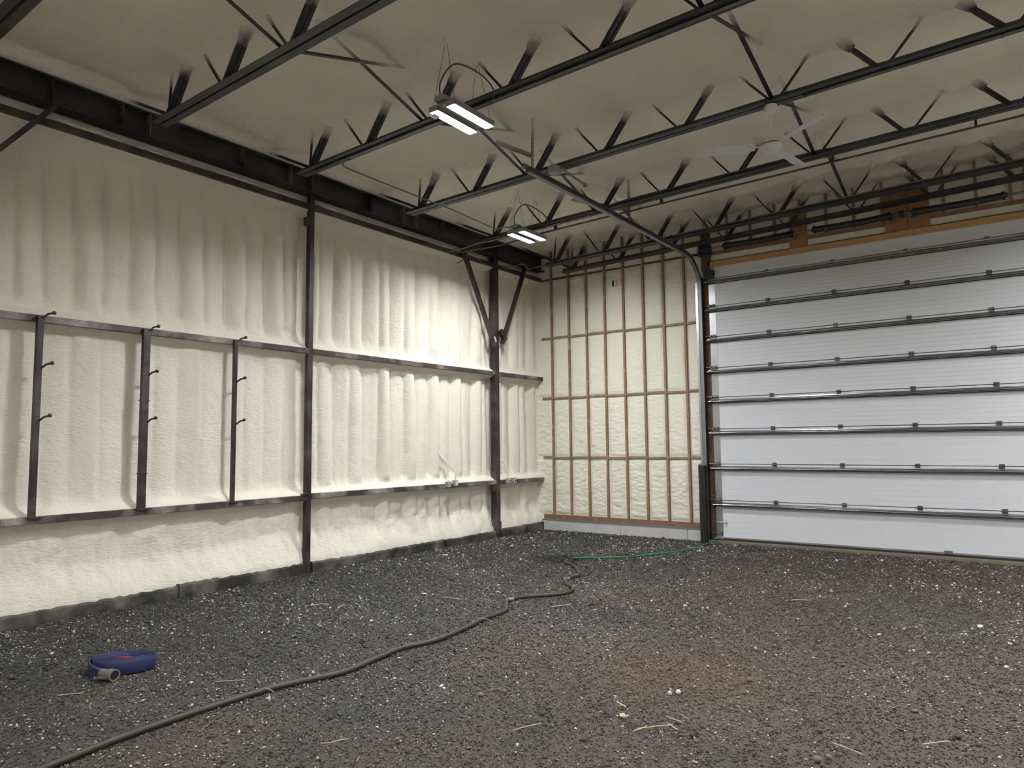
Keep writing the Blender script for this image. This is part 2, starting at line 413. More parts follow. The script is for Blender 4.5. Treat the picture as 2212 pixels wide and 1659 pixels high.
for i, (a, b_) in enumerate(zip(edges[:-1], edges[1:])):
    if b_-.019-(a+.019) > .03: MB().box(a+.019, b_-.019, .006, .09, 5.035, 5.065+.004*math.sin(i)).build('blocking', M_DKWOOD, wb)
MB().box(0, 3.46, 0, .09, .228, .268).build('bottom_plate', M_PLATE, wb)
MB().box(0, 3.46, .008, .09, .268, .305).build('bottom_plate', M_PLATE, wb)
MB().box(9.78, 12.3, 0, .09, .228, .30).build('bottom_plate', M_PLATE, wb)
# header framing over the door
hd = MB().box(3.55, 9.76, -.045, .09, 4.765, 4.80).box(3.55, 9.76, -.05, -.008, 4.80, 4.865)
tag(hd.build('trim_1', M_HDR, None, bevel=.004), kind='structure')
MB().box(3.56, 9.76, -.004, .06, 5.00, 5.055).build('header_board', M_PLATE, wb)
MB().box(3.56, 9.76, -.003, .06, 4.865, 4.89).build('header_board', M_DKWOOD, wb)
for a, b_, z1 in ((4.955, 5.225, 5.46), (6.375, 6.665, 5.52), (6.675, 6.965, 5.52), (8.12, 8.40, 5.55)):
    MB().box(a, b_, -.028, .02, 4.868, z1).build('spring_pad', M_PLY, wb, bevel=.003)
# jamb posts
MB().box(3.47, 3.555, -.03, .09, .0, 5.0).build('door_jamb', M_DKWOOD, wb)
MB().box(3.44, 3.60, -.05, .0, 4.72, 5.45).build('spring_pad', M_DKWOOD, wb)
MB().box(9.755, 9.84, -.03, .09, .0, 5.0).build('door_jamb', M_DKWOOD, wb)
# concrete stem wall below the end wall, in cast lengths
cw = MB().box(0.0, 1.72, -.03, .12, -.1, .187).build('trim_2', M_CONC, None, bevel=.006); tag(cw, kind='structure')
MB().box(1.724, 3.02, -.03, .12, -.1, .187).build('concrete_length', M_CONC, cw, bevel=.006)
MB().box(3.024, 3.46, -.03, .12, -.1, .187).build('concrete_length', M_CONC, cw, bevel=.006)
MB().box(9.78, 12.3, -.03, .12, -.1, .187).build('concrete_length', M_CONC, cw, bevel=.006)
tag(MB().box(0.05, 3.46, -.036, .1, .188, .226).build('trim_3', M_SILL), kind='structure')
# sill of the door opening
tag(MB().box(3.47, 9.8, -.16, .16, -.05, .045).build('trim_4', plain('dirty_sill_concrete', (.20, .165, .12), .9, 0, (.11, .09, .065), 6, 60), None, bevel=.006), kind='structure')

# ceiling foam with swellings along every joist
def ceil_z(x, y):
    z = zc(x) + .04*fbm(x*.9, y*.9, 91) + .030*fbm(x*4, y*1.8, 95) + .007*fbm(x*13, y*9, 99)
    z = z - .012*np.abs(np.sin(x*math.pi/.30))*(.4+vnoise(x*2, y*.7, 97))*.5
    for jy in JY:
        d = np.abs(y-jy); wd = .13
        ap = np.zeros_like(x)
        t = (x-NODES[0])/1.02; fr = t-np.floor(t)
        ap = np.exp(-((fr-.5)/.20)**2)
        z = z - (.012+.045*ap+.03*fbm(x*7, y*7, 93))*np.exp(-(d/wd)**2) - .025*np.exp(-(d/.36)**2)
    z = z*(1-np.exp(-(x/.19)**4)) + (5.528+.012*fbm(x*3, y*5, 88))*np.exp(-(x/.19)**4)
    return z
cxs = np.concatenate([np.arange(-.02, 9.6, .034), np.arange(9.6, 12.5, .1)]); cys = np.concatenate([np.arange(-16.2, -10.8, .1), np.arange(-10.8, .2, .034)])
cx_, cy_ = np.meshgrid(cxs, cys)
cl = grid_mesh('ceiling', cx_, cy_, ceil_z(cx_, cy_), M_FOAMC, flip=True); tag(cl, kind='structure')
MB().box(-.35, 12.5, -16.3, .3, 6.1, 6.15).build('roof_deck', M_GALVD, cl)

# the two walls out of view
gx, gz = np.meshgrid(np.arange(-.2, 12.5, .12), np.arange(-.1, 6.1, .12))
tag(grid_mesh('wall_front', gx, -16.0+.04*np.sin(gx*2*math.pi/.6)+.02*fbm(gx*4, gz*4, 4), gz, M_FOAM), kind='structure')
gy2, gz2 = np.meshgrid(np.arange(-16.2, .3, .1), np.arange(-.1, 6.1, .12))
tag(grid_mesh('wall_right', 12.25+.04*np.sin(gy2*2*math.pi/.6)+.02*fbm(gy2*4, gz2*4, 6), gy2, gz2, M_FOAM), kind='structure')

# ================================================================ overhead door
DX0, DX1 = 3.56, 9.74
JZ = [.06, .715, 1.33, 1.93, 2.475, 2.99, 3.535, 4.07, 4.56, 4.80]
door = MB()
def panel_profile(z0, z1):
    """front skin with pressed horizontal grooves, (y, z) pairs"""
    pts = [(-.022, z0+.005), (-.040, z0+.007)]
    zz = z0+.085; gap = (z1-z0-.14)/6 if z1-z0 > .3 else 9
    while zz < z1-.04:
        pts += [(-.040, zz-.005), (-.0380, zz-.002), (-.0380, zz+.001), (-.0412, zz+.004), (-.040, zz+.010)]; zz += gap
    pts += [(-.040, z1-.006), (-.022, z1-.004)]
    return pts
def panel(z0, z1, first):
    p = panel_profile(z0, z1); p = p + [(.01, z1-.002), (.01, z0+.004)]; m = MB(); n = len(p)
    vs = [(x, y, z) for x in (DX0, DX1) for y, z in p]
    fs = [(i, (i+1) % n, n+(i+1) % n, n+i) for i in range(n)] + [tuple(range(n)), tuple(range(n, 2*n))[::-1]]
    return m.add(vs, fs)
dr = panel(JZ[0], JZ[1], True).build('door_1', M_DOOR); tag(dr, kind='structure')
for a, b_ in zip(JZ[1:-1], JZ[2:]): panel(a, b_, False).build('door_panel', M_DOOR, dr)
MB().box(DX0, DX1, -.05, .0, .045, .075).build('bottom_seal', M_RUBBER, dr)
MB().box(DX0, DX1, -.046, -.03, .075, .10).build('bottom_rail', M_GALV, dr)
MB().box(6.9, 7.0, -.075, -.044, .085, .125).build('lift_handle', M_GALVD, dr)
# stiffening struts: galvanised hat sections below every joint
def strut(z, name='strut'):
    y0 = -.0405; t = .0035
    P = [(y0, z+.034), (y0-.003, z+.034), (y0-.005, z+.022), (y0-.062, z+.016)]
    P += [(y0-.066-.024*math.sin(a), z-.006+.0215*math.cos(a)) for a in [math.pi*q/10 for q in range(1, 10)]] + [(y0-.062, z-.028), (y0-.005, z-.030), (y0-.008, z-.038), (y0, z-.038)]
    n = len(P); vs = [(x, y, zz) for x in (DX0-.05, DX1+.05) for y, zz in P]
    fs = [(i, (i+1) % n, n+(i+1) % n, n+i) for i in range(n)] + [tuple(range(n)), tuple(range(n, 2*n))[::-1]]
    return MB().add(vs, fs).build(name, M_STRUT, dr, smooth='auto')
for z in JZ[1:8]: strut(z-.068)
strut(4.50)
# end stiles, hinges, rollers
for a, b_ in zip(JZ[:-1], JZ[1:]):
    MB().box(DX0+.0, DX0+.115, -.0445, -.0395, a+.006, b_-.006).build('end_stile', M_GALV, dr)
    MB().box(DX1-.115, DX1, -.0445, -.0395, a+.006, b_-.006).build('end_stile', M_GALV, dr)
hm = MB(); 
hm.box(-.034, .034, -.052, -.044, -.036, -.004).box(-.034, .034, -.052, -.044, .006, .030)
hm.tube([(-.038, -.056, .001), (.038, -.056, .001)], .009, 8).box(-.030, .030, -.062, -.050, -.014, .012)
hm.box(-.026, -.014, -.066, -.05, -.026, -.016).box(.014, .026, -.066, -.05, -.026, -.016)
hinge0 = None
for z in JZ[1:8]:
    for x in (4.57, 5.60, 6.625, 7.65, 8.675):
        if hinge0 is None: hinge0 = hm.build('hinge', M_HINGE, dr); h = hinge0
        else: h = hinge0.copy(); COL.objects.link(h)
        h.location = (x, 0, z)
lm = MB().box(-.03, .03, -.048, -.043, -.008, .022).box(-.03, .03, -.056, -.048, -.008, -.002)
lg = None
for x in (4.57, 5.60, 6.625, 7.65, 8.675):
    if lg is None: lg = lm.build('clip', M_GALVD, dr); c = lg
    else: c = lg.copy(); COL.objects.link(c)
    c.location = (x, 0, 4.565)
em = MB().box(-.05, .055, -.056, -.045, -.04, .035).tube([(-.13, -.085, .012), (.06, -.085, .012)], .007, 8)
em.box(-.045, -.03, -.10, -.05, -.006, .03).box(.03, .045, -.10, -.05, -.006, .03).tube([(-.05, -.06, -.012), (.06, -.06, -.012)], .009, 8)
wm = MB().lathe((-.145, -.085, .012), [(.024, -.012), (.027, -.008), (.022, 0), (.027, .008), (.024, .012)], 14, 'x')
eh = None
for z in JZ[:9]:
    z = max(z, .16)
    if eh is None: eh = em.build('end_hinge', M_GALVD, dr); wr = wm.build('roller', M_BLACK, eh, smooth='auto'); e = eh
    else:
        e = eh.copy(); COL.objects.link(e); r = wr.copy(); COL.objects.link(r); r.parent = e
    e.location = (DX0+.05, 0, z)
MB().box(DX0-.02, DX0+.12, -.14, -.046, 4.62, 4.70).box(DX0-.02, DX0+.12, -.15, -.13, 4.56, 4.64).build('top_bracket', M_BLACK, dr)
MB().box(DX0-.01, DX0+.13, -.12, -.045, .075, .095).build('bottom_bracket', M_GALV, dr)
MB().tube([(DX0+.03, -.07, .36), (DX0+.07, -.085, .35), (DX0+.12, -.08, .352), (DX0+.17, -.07, .345)], .007, 6).lathe((DX0+.17, -.06, .345), [(.018, -.006), (.018, .006)], 10, 'y').build('slide_bolt', M_GALV, dr)
# fine groove cable joining the hinges is the section joint itself

# ---------------------------------------------------------------- door track and its hangers
tr = thing('door_track', (3.42, -.09, 0), 'galvanised overhead door track curving from the left jamb back toward the nearer ceiling light', 'track')
path = [(3.43, -.10, .06), (3.43, -.10, 1.5), (3.43, -.10, 3), (3.43, -.10, 4.45)]
for k in range(1, 9):
    t = k/9*math.pi/2; path.append((3.43-.07*k/9, -.10-.50*(1-math.cos(t)), 4.45+.50*math.sin(t)))
path += [(3.36, -.62, 4.955), (3.35, -2.3, 4.965), (3.35, -3.8, 4.965), (3.35, -5.30, 4.96)]
def cprof(pts, prof, name, m, parent, side=Vector((1, 0, 0))):
    P = [Vector(p) for p in pts]; vs = []; n = len(prof)
    for i, p in enumerate(P):
        d = (P[min(i+1, len(P)-1)]-P[max(i-1, 0)]).normalized(); nrm = side.cross(d).normalized()
        for a, b_ in prof: vs.append(p + side*a + nrm*b_)
    fs = [(i*n+k, i*n+(k+1) % n, (i+1)*n+(k+1) % n, (i+1)*n+k) for i in range(len(P)-1) for k in range(n)]
    fs += [tuple(range(n))[::-1], tuple((len(P)-1)*n+k for k in range(n))]
    return MB().add(vs, fs).build(name, m, parent)
# C-shaped rail (opens toward +x) in side/normal coordinates
C = [(.03, .036), (-.03, .036), (-.036, .03), (-.036, -.03), (-.03, -.036), (.03, -.036), (.03, -.031), (-.028, -.031), (-.031, -.028), (-.031, .028), (-.028, .031), (.03, .031)]
cprof(path, C, 'rail', M_GALVD, tr)
# upper stiffening angle along the horizontal run
MB().prof((3.315, -.55, 4.99), (3.315, -5.34, 4.99), [(0, 0), (.045, 0), (.045, .004), (.004, .004), (.004, .05), (0, .05)]).build('stiffening_angle', M_GALVD, tr)
bm_ = MB()
for k in range(13): bm_.lathe((3.312, -.8-.36*k, 4.975), [(.009, -.004), (.009, .004)], 8, 'x')
bm_.build('bolt', M_BLACK, tr)['kind'] = 'stuff'
# wall angle of the vertical run
MB().box(3.355, 3.36, -.14, .0, 1.3, 4.5).box(3.355, 3.395, -.142, -.137, .0, 4.5).build('wall_angle', M_GALV, tr)
MB().box(3.462, 3.469, -.11, -.0, .0, 4.6).build('wall_angle', M_BLACK, tr)
M_SLOT = plain('slot_light', (.5, .49, .45), .6)
def perf(a, b_, wd, name, up=(0, 1, 0), z=M_HANG):
    m = MB(); a = Vector(a); b_ = Vector(b_); m.bar(a, b_, wd, .004, up); _, _, x, y = m.frame(a, b_, up)
    m.bar(a - x*(wd/2) + y*.014, b_ - x*(wd/2) + y*.014, .004, .03, up)
    o = m.build(name, z, tr); h = MB(); n = int((b_-a).length/.05)
    for k in range(1, n):
        c = a.lerp(b_, k/n) + x*(wd*.18); d = (b_-a).normalized()
        for sgn in (-1,):
            q = c + y*(.0035*sgn); h.bar(q-d*.009, q+d*.009, wd*.28, .002, up)
    h.build('slot', M_SLOT, o)['kind'] = 'stuff'
    return o
perf((3.29, -5.10, 5.70), (3.29, -5.12, 4.97), .036, 'hanger')
perf((2.74, -5.12, 5.52), (3.29, -5.12, 5.20), .05, 'cross_brace', (0, 1, 0))
perf((3.30, -2.55, 5.68), (3.30, -2.55, 5.0), .045, 'hanger')
perf((2.30, -2.55, 5.58), (3.30, -2.55, 5.2), .05, 'cross_brace', (0, 1, 0))
# spring bumper beside the rail end
MB().box(3.475, 3.60, -5.06, -4.93, 4.955, 5.04).build('bumper_bracket', M_GREYPVC, tr, bevel=.004)
MB().tube([(3.60, -4.98, 5.02), (3.63, -4.45, 4.96)], .015, 10).lathe((3.632, -4.44, 4.958), [(.012, -.02), (.03, -.015), (.03, .012), (.02, .022)], 12, 'y').build('bumper_spring', M_GALVD, tr, smooth='auto')
# ---------------------------------------------------------------- guard post
gp = thing('track_guard', (3.40, -.2, 0), 'black ribbed steel guard post standing in front of the left door jamb', 'post')
MB().prof((3.40, -.20, -.02), (3.40, -.20, 1.31), [(-.055, -.05), (-.04, -.06), (-.02, -.05), (0, -.06), (.02, -.05), (.045, -.06), (.055, -.045), (.055, .05), (-.055, .05)], (0, 1, 0)).build('post', M_BLACK, gp)
MB().lathe((3.40, -.20, 1.31), [(.075, 0), (.075, .006), (.02, .035)], 12).build('cap', M_GALVD, gp)

# ---------------------------------------------------------------- torsion shaft with springs and drums
ts = thing('torsion_shaft', (6.64, -.15, 5.09), 'torsion shaft with black springs mounted above the overhead door', 'spring')
MB().tube([(3.42, -.15, 5.075), (9.85, -.15, 5.115)], .013, 10).build('shaft', M_GALVD, ts)
def sz(x): return 5.075+.0063*(x-3.4)
for a, b_ in ((3.92, 5.02), (5.375, 6.455), (6.785, 7.885), (8.25, 9.35)):
    m = MB(); n = int((b_-a)/.011); pr = []
    for k in range(n+1):
        x = a+(b_-a)*k/n; sag = -.012*math.sin(math.pi*k/n)
        pr.append((x, .052 if k % 2 else .047, sag))
    vs = []; fs = []; K = 20
    for x, r, sg in pr:
        for q in range(K):
            t = 2*math.pi*q/K; vs.append((x, -.15+r*math.cos(t), sz(x)+sg+r*math.sin(t)))
    for i in range(len(pr)-1):
        for q in range(K): fs.append((i*K+q, i*K+(q+1) % K, (i+1)*K+(q+1) % K, (i+1)*K+q))
    fs += [tuple(range(K)), tuple((len(pr)-1)*K+q for q in range(K))]
    sp = m.add(vs, fs).build('spring', M_BLACK, ts)
    for e, sg in ((a, 1), (b_, -1)):
        MB().lathe((e, -.15, sz(e)), [(.03, -.045*sg), (.035, -.02*sg), (.06, -.015*sg), (.06, .02*sg), (.05, .03*sg)], 16, 'x').build('cone', M_BLACK, sp, smooth='auto')
MB().lathe((6.61, -.15, sz(6.61)), [(.03, -.035), (.055, -.03), (.055, -.012), (.035, -.008), (.035, .008), (.055, .012), (.055, .03), (.03, .035)], 8, 'x').build('coupling', M_BLACK, ts)
for x in (5.07, 6.50, 6.74, 8.2):
    MB().box(x-.006, x+.006, -.175, -.03, sz(x)-.06, sz(x)+.03).box(x-.03, x+.03, -.034, -.029, sz(x)-.09, sz(x)+.04).build('bearing_bracket', M_GALVD, ts)
MB().lathe((3.58, -.15, sz(3.58)), [(.05, -.06), (.085, -.055), (.085, .035), (.075, .04), (.115, .045), (.115, .06), (.09, .062)], 24, 'x').build('cable_drum', M_DKWOOD if False else M_BLACK, ts, smooth='auto')
MB().box(3.45, 3.46, -.22, -.0, 4.95, 5.18).build('bearing_plate', M_GALVD, ts)
MB().lathe((9.75, -.15, sz(9.75)), [(.05, .06), (.085, .055), (.085, -.035), (.115, -.045), (.115, -.06)], 24, 'x').build('cable_drum', M_BLACK, ts)

# ================================================================ steel frame, left side
beam = thing('eave_beam', (-.08, -8, 5.2), 'black steel I-beam running along the top of the left wall', 'beam')
MB().box(-.10, .10, -16, .02, 5.232, 5.246).build('bottom_flange', M_BEAM, beam)
MB().box(-.006, .004, -16, .02, 5.246, 5.51).build('web', M_BEAM, beam)
MB().box(-.10, .10, -16, .02, 5.51, 5.525).build('top_flange', M_BEAMF, beam)
for y in (-14, -12.2, -10.4, -9.094, -8.387, -8.08, -6.87, -6.14, -5.79, -4.67, -3.96, -3.655, -2.98, -1.43, -1.60):
    yy = y+(-12.09-y)*.0125
    MB().box(.004, .094, yy-.005, yy+.005, 5.246, 5.51).build('stiffener', M_STIFF, beam)
ea = MB().box(-.06, .0, -16, -5.83, 5.03, 5.105).box(-.06, .0, -5.74, -1.6, 5.03, 5.105).box(-.06, .0, -1.42, .02, 5.03, 5.105).build('eave_girt', M_BROWN, None, bevel=.006)
tag(ea, 'dark brown steel tube along the wall just under the black eave beam', 'girt')
# lumps of foam squeezed between the eave girt and the beam
def lump_strip(y0, y1, x, z, rad, seed):
    r = np.random.default_rng(seed); n = max(4, int((y1-y0)/.05)); pts = []; rs = []
    for k in range(n+1):
        t = k/n; pts.append((x+r.normal(0, .006), y0+(y1-y0)*t, z+r.normal(0, .006))); rs.append(max(.004, rad*math.sin(math.pi*min(max(t, .04), .96))**.5*r.uniform(.6, 1.2)))
    return pts, rs
fs_ = None
for i, (y0, y1, rr) in enumerate(((-9.9, -9.35, .02), (-9.1, -8.3, .028), (-8.25, -7.6, .018), (-7.3, -6.6, .022), (-6.5, -5.95, .026), (-5.6, -5.25, .034), (-5.2, -4.55, .024), (-4.3, -3.5, .03), (-3.3, -2.75, .026), (-2.5, -1.8, .024), (-1.3, -.9, .026), (-.8, -.15, .034))):
    p_, r_ = lump_strip(y0, y1, -.05, 5.13+.012*(i % 2), rr, 100+i)
    o = MB().tube(p_, r_, 7).build('foam_lump', M_FOAM, ea, smooth=True)

def column(y, wd, label, sleeve=None):
    c = thing('column', (0, y, 0), label, 'column')
    MB().box(-wd, .0, y-wd/2, y+wd/2, -.06, 5.232).build('shaft', M_BROWN, c, bevel=.008)
    if sleeve:
        z0, z1, sw = sleeve
        MB().box(-sw, (sw-wd)/2, y-sw/2, y+sw/2, z0, z1).build('sleeve', M_BROWN, c, bevel=.004)
    return c
c0 = column(-9.86, .12, 'dark brown steel column outside the left edge carrying the near knee brace')
c1 = column(-5.785, .08, 'slender dark brown steel column without braces between the wall bays')
MB().box(-.05, .008, -5.90, -5.82, 4.78, 4.90).build('gusset', M_BROWN, c1)
MB().box(-.03, .03, -5.90, -5.82, 1.045, 1.075).build('clip_angle', M_POST, c1)
c2 = column(-1.51, .125, 'thick dark brown steel column with two knee braces near the corner', (.075, .30, .145))
MB().box(-.05, .01, -1.68, -1.58, .86, .96).build('clip_angle', M_BROWN, c2)

kb = MB().bar((.035, -2.57, 5.232), (.035, -1.64, 3.52), .05, .085, (1, 0, 0)).build('knee_brace', M_BROWN, None, bevel=.006)
tag(kb, 'brown knee brace leaning from the corner column up and left to the eave beam', 'brace')
MB().bar((.03, -1.645, 3.70), (.03, -1.59, 3.60), .055, .03, (1, 0, 0)).build('foam_blob', M_FOAM, kb, bevel=.01)
kb = MB().bar((.035, -.60, 5.232), (.035, -1.40, 3.60), .05, .085, (1, 0, 0)).build('knee_brace', M_BROWN, None, bevel=.006)
tag(kb, 'brown knee brace leaning from the corner column up and right to the eave beam', 'brace')
MB().bar((.05, -1.47, 3.84), (.05, -1.32, 3.66), .09, .07, (1, 0, 0)).build('end_plate', M_BROWN, kb, bevel=.006)
kb = MB().bar((.035, -9.10, 5.232), (.035, -10.0, 4.05), .05, .095, (1, 0, 0)).build('knee_brace', M_BROWN, None, bevel=.006)
tag(kb, 'dark knee brace at the left edge rising to the eave beam', 'brace')
# girts
bays = ((-9.78, -5.825, 'left'), (-5.745, -1.575, 'middle'), (-1.445, .14, 'right'))
words = {'left': 'in the bay with three hook posts', 'middle': 'between the slender and the thick column', 'right': 'in the short bay beside the room corner'}
for a, b_, k in bays:
    for (z0, z1), nm in ((ZG1, 'upper'), (ZG0, 'lower')):
        dz0 = dz1 = 0
        if nm == 'lower' and k == 'right': dz0, dz1 = -.0, -.02
        if nm == 'lower' and k == 'middle': dz0, dz1 = .02, .0
        m = MB()
        prof_ = [(-.075, z0), (.0, z0), (.006, z0+.006), (.006, z1-.006), (.0, z1), (-.075, z1)]
        n = 6; vs = [(x, y, z+d) for y, d in ((a, dz0), (b_, dz1)) for x, z in prof_]
        m.add(vs, [(i, (i+1) % n, n+(i+1) % n, n+i) for i in range(n)] + [tuple(range(n)), tuple(range(n, 2*n))[::-1]])
        gt = m.build('girt', M_GIRT); tag(gt, nm+' brown steel wall girt '+words[k], 'girt', 'horizontal girts on the left wall')
for a, b_ in ((-16, -9.94),):
    for (z0, z1), nm in ((ZG1, 'upper'), (ZG0, 'lower')):
        tag(MB().box(-.075, .006, a, b_, z0, z1).build('girt', M_GIRT), nm+' brown wall girt beyond the left edge of the view', 'girt', 'horizontal girts on the left wall')
# the three posts with hook pegs between the girts
for i, (y, wd, wds) in enumerate(((-9.14, .085, 'leftmost brown steel post with three pegs, at the left edge'), (-8.075, .115, 'middle and widest brown steel post with pegs and two welded bands'), (-6.965, .062, 'narrowest brown steel post with pegs, nearest the slender column'))):
    t = thing('hook_post', (.03, y, 1.05), wds, 'post', 'posts with hook pegs')
    MB().box(.008, .06, y-wd*.36, y+wd*.36, 1.03, 3.045).build('post', M_POST, t, bevel=.006)
    MB().box(.0, .075, y-wd*.2, y+.10, 1.035, 1.052).build('foot_clip', M_POST, t)
    for z in (3.035, 2.525, 2.0):
        pg = MB().tube([(.055, y+wd*.2, z-.01), (.09, y+.05, z+.03), (.10, y+.095, z+.045)], .011, 8).lathe((.10, y+.10, z+.047), [(.012, -.016), (.019, -.01), (.019, .01), (.012, .016)], 10, 'y')
        pg.build('peg', M_BROWN, t, smooth='auto')
    if i == 1:
        for z in (2.242, 1.433): MB().box(.004, .068, y-.048, y+.048, z-.006, z+.006).build('band', M_POST, t)

# ================================================================ open-web steel joists
foam_tops = MB()
names = ['nearest joist, crossing only the top left corner', 'second joist from the camera, from the upper left to the top edge', 'joist passing just above the nearer ceiling light', 'joist carrying the white ceiling fan', 'joist passing behind the farther ceiling light', 'next-to-last joist, with a pale conduit on it, close to the end wall', 'last joist, with a red end, right against the end wall']
def joist(j, y):
    t = thing('steel_joist', (6, y, 5.2), 'black open-web steel ' + names[j], 'joist', 'roof joists')
    z = lambda x: 5.09 + .0262*x - (.06 if j >= 5 else 0)
    zt = lambda x: zc(x) + .05
    x0, x1 = .75, 11.4
    A = [(.011, 0), (.088, 0), (.088, .007), (.018, .007), (.018, .07), (.011, .07)]
    m = MB(); m.prof((x0, y, z(x0)), (x1, y, z(x1)), A); m.prof((x0, y, z(x0)), (x1, y, z(x1)), [(-a, b_) for a, b_ in A])
    ch = m.build('bottom_chord', M_JOIST, t)
    if j == 6: MB().prof((x0-.01, y, z(x0)-.002), (1.55, y, z(1.55)-.002), [(.08, -.004), (-.08, -.004), (-.09, .004), (.09, .004)]).build('red_end', M_RED, t)
    if j in (2, 3, 4):
        q = MB()
        for xx in (1.4, 3.4, 5.2, 7.1): q.box(xx-.03, xx+.03, y-.012, y+.012, z(xx)-.002, z(xx)+.05)
        q.build('filler', M_JOIST, t)['kind'] = 'stuff'
    # end diagonal to the seat on the beam
    MB().bar((.0, y, 5.62), (.98, y, z(.98)+.03), .06, .035).build('end_diagonal', M_WEB, t)
    MB().bar((.93, y+.0, z(.93)+.02), (.985, y, zt(.98)), .02, .02, (0, 1, 0)).build('web_rod', M_WEB, t)
    for n, xn in enumerate(NODES[:-1]):
        xm = xn+.51; xr = NODES[n+1]
        left = xn < MID-.5
        thick = (xn+.03, xm-.06) if left else (xr-.03, xm+.06)
        thin = (xr-.03, xm+.05) if left else (xn+.03, xm-.05)
        m = MB()
        for s in (-1, 1):
            m.bar((thick[0], y+s*.027, z(thick[0])+.02), (thick[1], y+s*.027, zt(thick[1])), .034, .038, (1, 0, 0) if False else (0, 1, 0))
        m.build('web_angle', M_WEB, t)
        MB().bar((thin[0], y, z(thin[0])+.02), (thin[1], y, zt(thin[1])), .022, .022, (0, 1, 0)).build('web_rod', M_WEB, t)
        for (bx, tx), rr in ((thick, .045), (thin, .022)):
            if bx > 9.6: continue
            d = Vector((tx-bx, 0, zt(tx)-z(bx))); pt = []; rs = []
            for q, ra, rb in ((.56, .036, .010), (.63, .046, .013), (.72, .052, .016), (.79, .057, .021), (.85, .068, .032), (.91, .095, .055), (1.0, .17, .11)):
                k = 1+.18*math.sin(n*5.1+j*2.7+q*9)
                rs.append((ra if rr > .03 else rb)*k); pt.append(Vector((bx, y, z(bx)+.02)) + d*q)
            foam_tops.tube(pt, rs, 12, caps=False)
    return t
JO = [joist(j, y) for j, y in enumerate(JY)]
ft = foam_tops.build('foam_fillet', M_WEB, cl, smooth=True); ft['kind'] = 'stuff'
# bridging braces, two rows
gapw = ['first and second', 'second and third', 'third and fourth', 'fourth and fifth', 'fifth and sixth']
for rx, rn in ((2.87, 'left row'), (6.01, 'right row')):
    for j in range(5):
        ya_, yb = JY[j], JY[j+1]; zb = 5.09+.0262*rx
        if j == 4: yb = JY[5]
        for d, (p, q) in enumerate((((rx, ya_, zb+.03), (rx+.02, yb-.12, zc(rx)+.05)), ((rx-.02, ya_+.12, zc(rx)+.05), (rx, yb, zb+.03)))):
            m = MB(); m.prof(p, q, [(-.022, 0), (.022, 0), (.022, .005), (-.017, .005), (-.017, .035), (-.022, .035)])
            o = m.build('bridging_brace', M_WEB)
            tag(o, 'angle brace %s toward the end wall between %s joist, %s' % (('rising', 'falling')[d], gapw[j], rn), 'brace', 'bridging between the roof joists')

# ================================================================ lights
def fixture(x, y, z, label, tagcard=False, lens=None):
    t = thing('ceiling_light', (x, y, z), label, 'light', 'hanging LED lights')
    wv, lv = .335, .62
    m = MB().box(x-wv/2, x+wv/2, y-lv/2, y+lv/2, z+.016, z+.045)
    for k in range(9): 
        yy = y-lv/2+.03+k*(lv-.06)/8; m.box(x-wv/2+.02, x+wv/2-.02, yy-.004, yy+.004, z+.045, z+.06)
    for s in (-1, 1):
        cx = x+s*.108
        m.box(cx-.056, cx-.0505, y-lv/2, y+lv/2, z-.014, z+.016).box(cx+.0505, cx+.056, y-lv/2, y+lv/2, z-.014, z+.016)
        m.box(cx-.056, cx+.056, y-lv/2, y-lv/2+.006, z-.014, z+.016).box(cx-.056, cx+.056, y+lv/2-.006, y+lv/2, z-.014, z+.016)
    m.build('housing', M_FIX, t)
    for s in (-1, 1):
        cx = x+s*.108
        MB().prof((cx, y-lv/2+.01, z), (cx, y+lv/2-.01, z), [(-.050, .012), (-.050, .004), (.050, .004), (.050, .012)]).build('lens', lens or M_LENS, t)
    MB().box(x-.07, x+.05, y-lv/2-.03, y-lv/2+.13, z+.06, z+.115).build('driver_box', M_FIX, t, bevel=.006)
    for dy in (-lv/2+.03, lv/2-.03):
        hk = (x, y+dy*.85, zc(x)+.0)
        for s in (-1, 1): MB().tube([hk, (x+s*.14, y+dy, z+.045)], .0025, 5).build('suspension_wire', M_CABLE, t)
        MB().lathe(hk, [(.012, -.09), (.02, -.05), (.05, .02)], 8).build('foam_hook', M_FOAMC, t, smooth=True)
    MB().tube(smoothpath([(x-.02, y-lv/2, z+.11), (x-.0, y-lv/2-.01, z+.26), (x+.12, y-.25, z+.42), (x+.30, y-.10, z+.33), (x+.36, y+.05, z+.20), (x+.22, y+.16, z+.14)], 6), .008, 8).build('cord', M_CABLE, t, smooth=True)
    if tagcard: MB().box(x-.21, x-.13, y-.27, y-.17, z-.012, z-.002).build('sensor', M_WHITE, t)
    return t
fixture(3.585, -6.79, 4.96, 'larger, nearer lit LED ceiling light with two strips, left of the picture centre', True)
fixture(1.765, -3.04, 4.96, 'smaller, farther lit LED ceiling light with two strips above the far column', lens=M_LENS2)
fixture(8.90, -6.79, 4.96, 'lit LED ceiling light beyond the right edge of the view')
fixture(10.4, -3.04, 4.96, 'lit LED ceiling light near the right wall outside the view')
fixture(9.3, -12.6, 4.96, 'lit LED ceiling light added out of view above and behind the camera')  # added unseen lamp, raises the light bounced onto the ceiling
fixture(4.6, -14.3, 4.96, 'lit LED ceiling light added out of view far behind the camera on the left')  # second unseen lamp added for the ceiling bounce

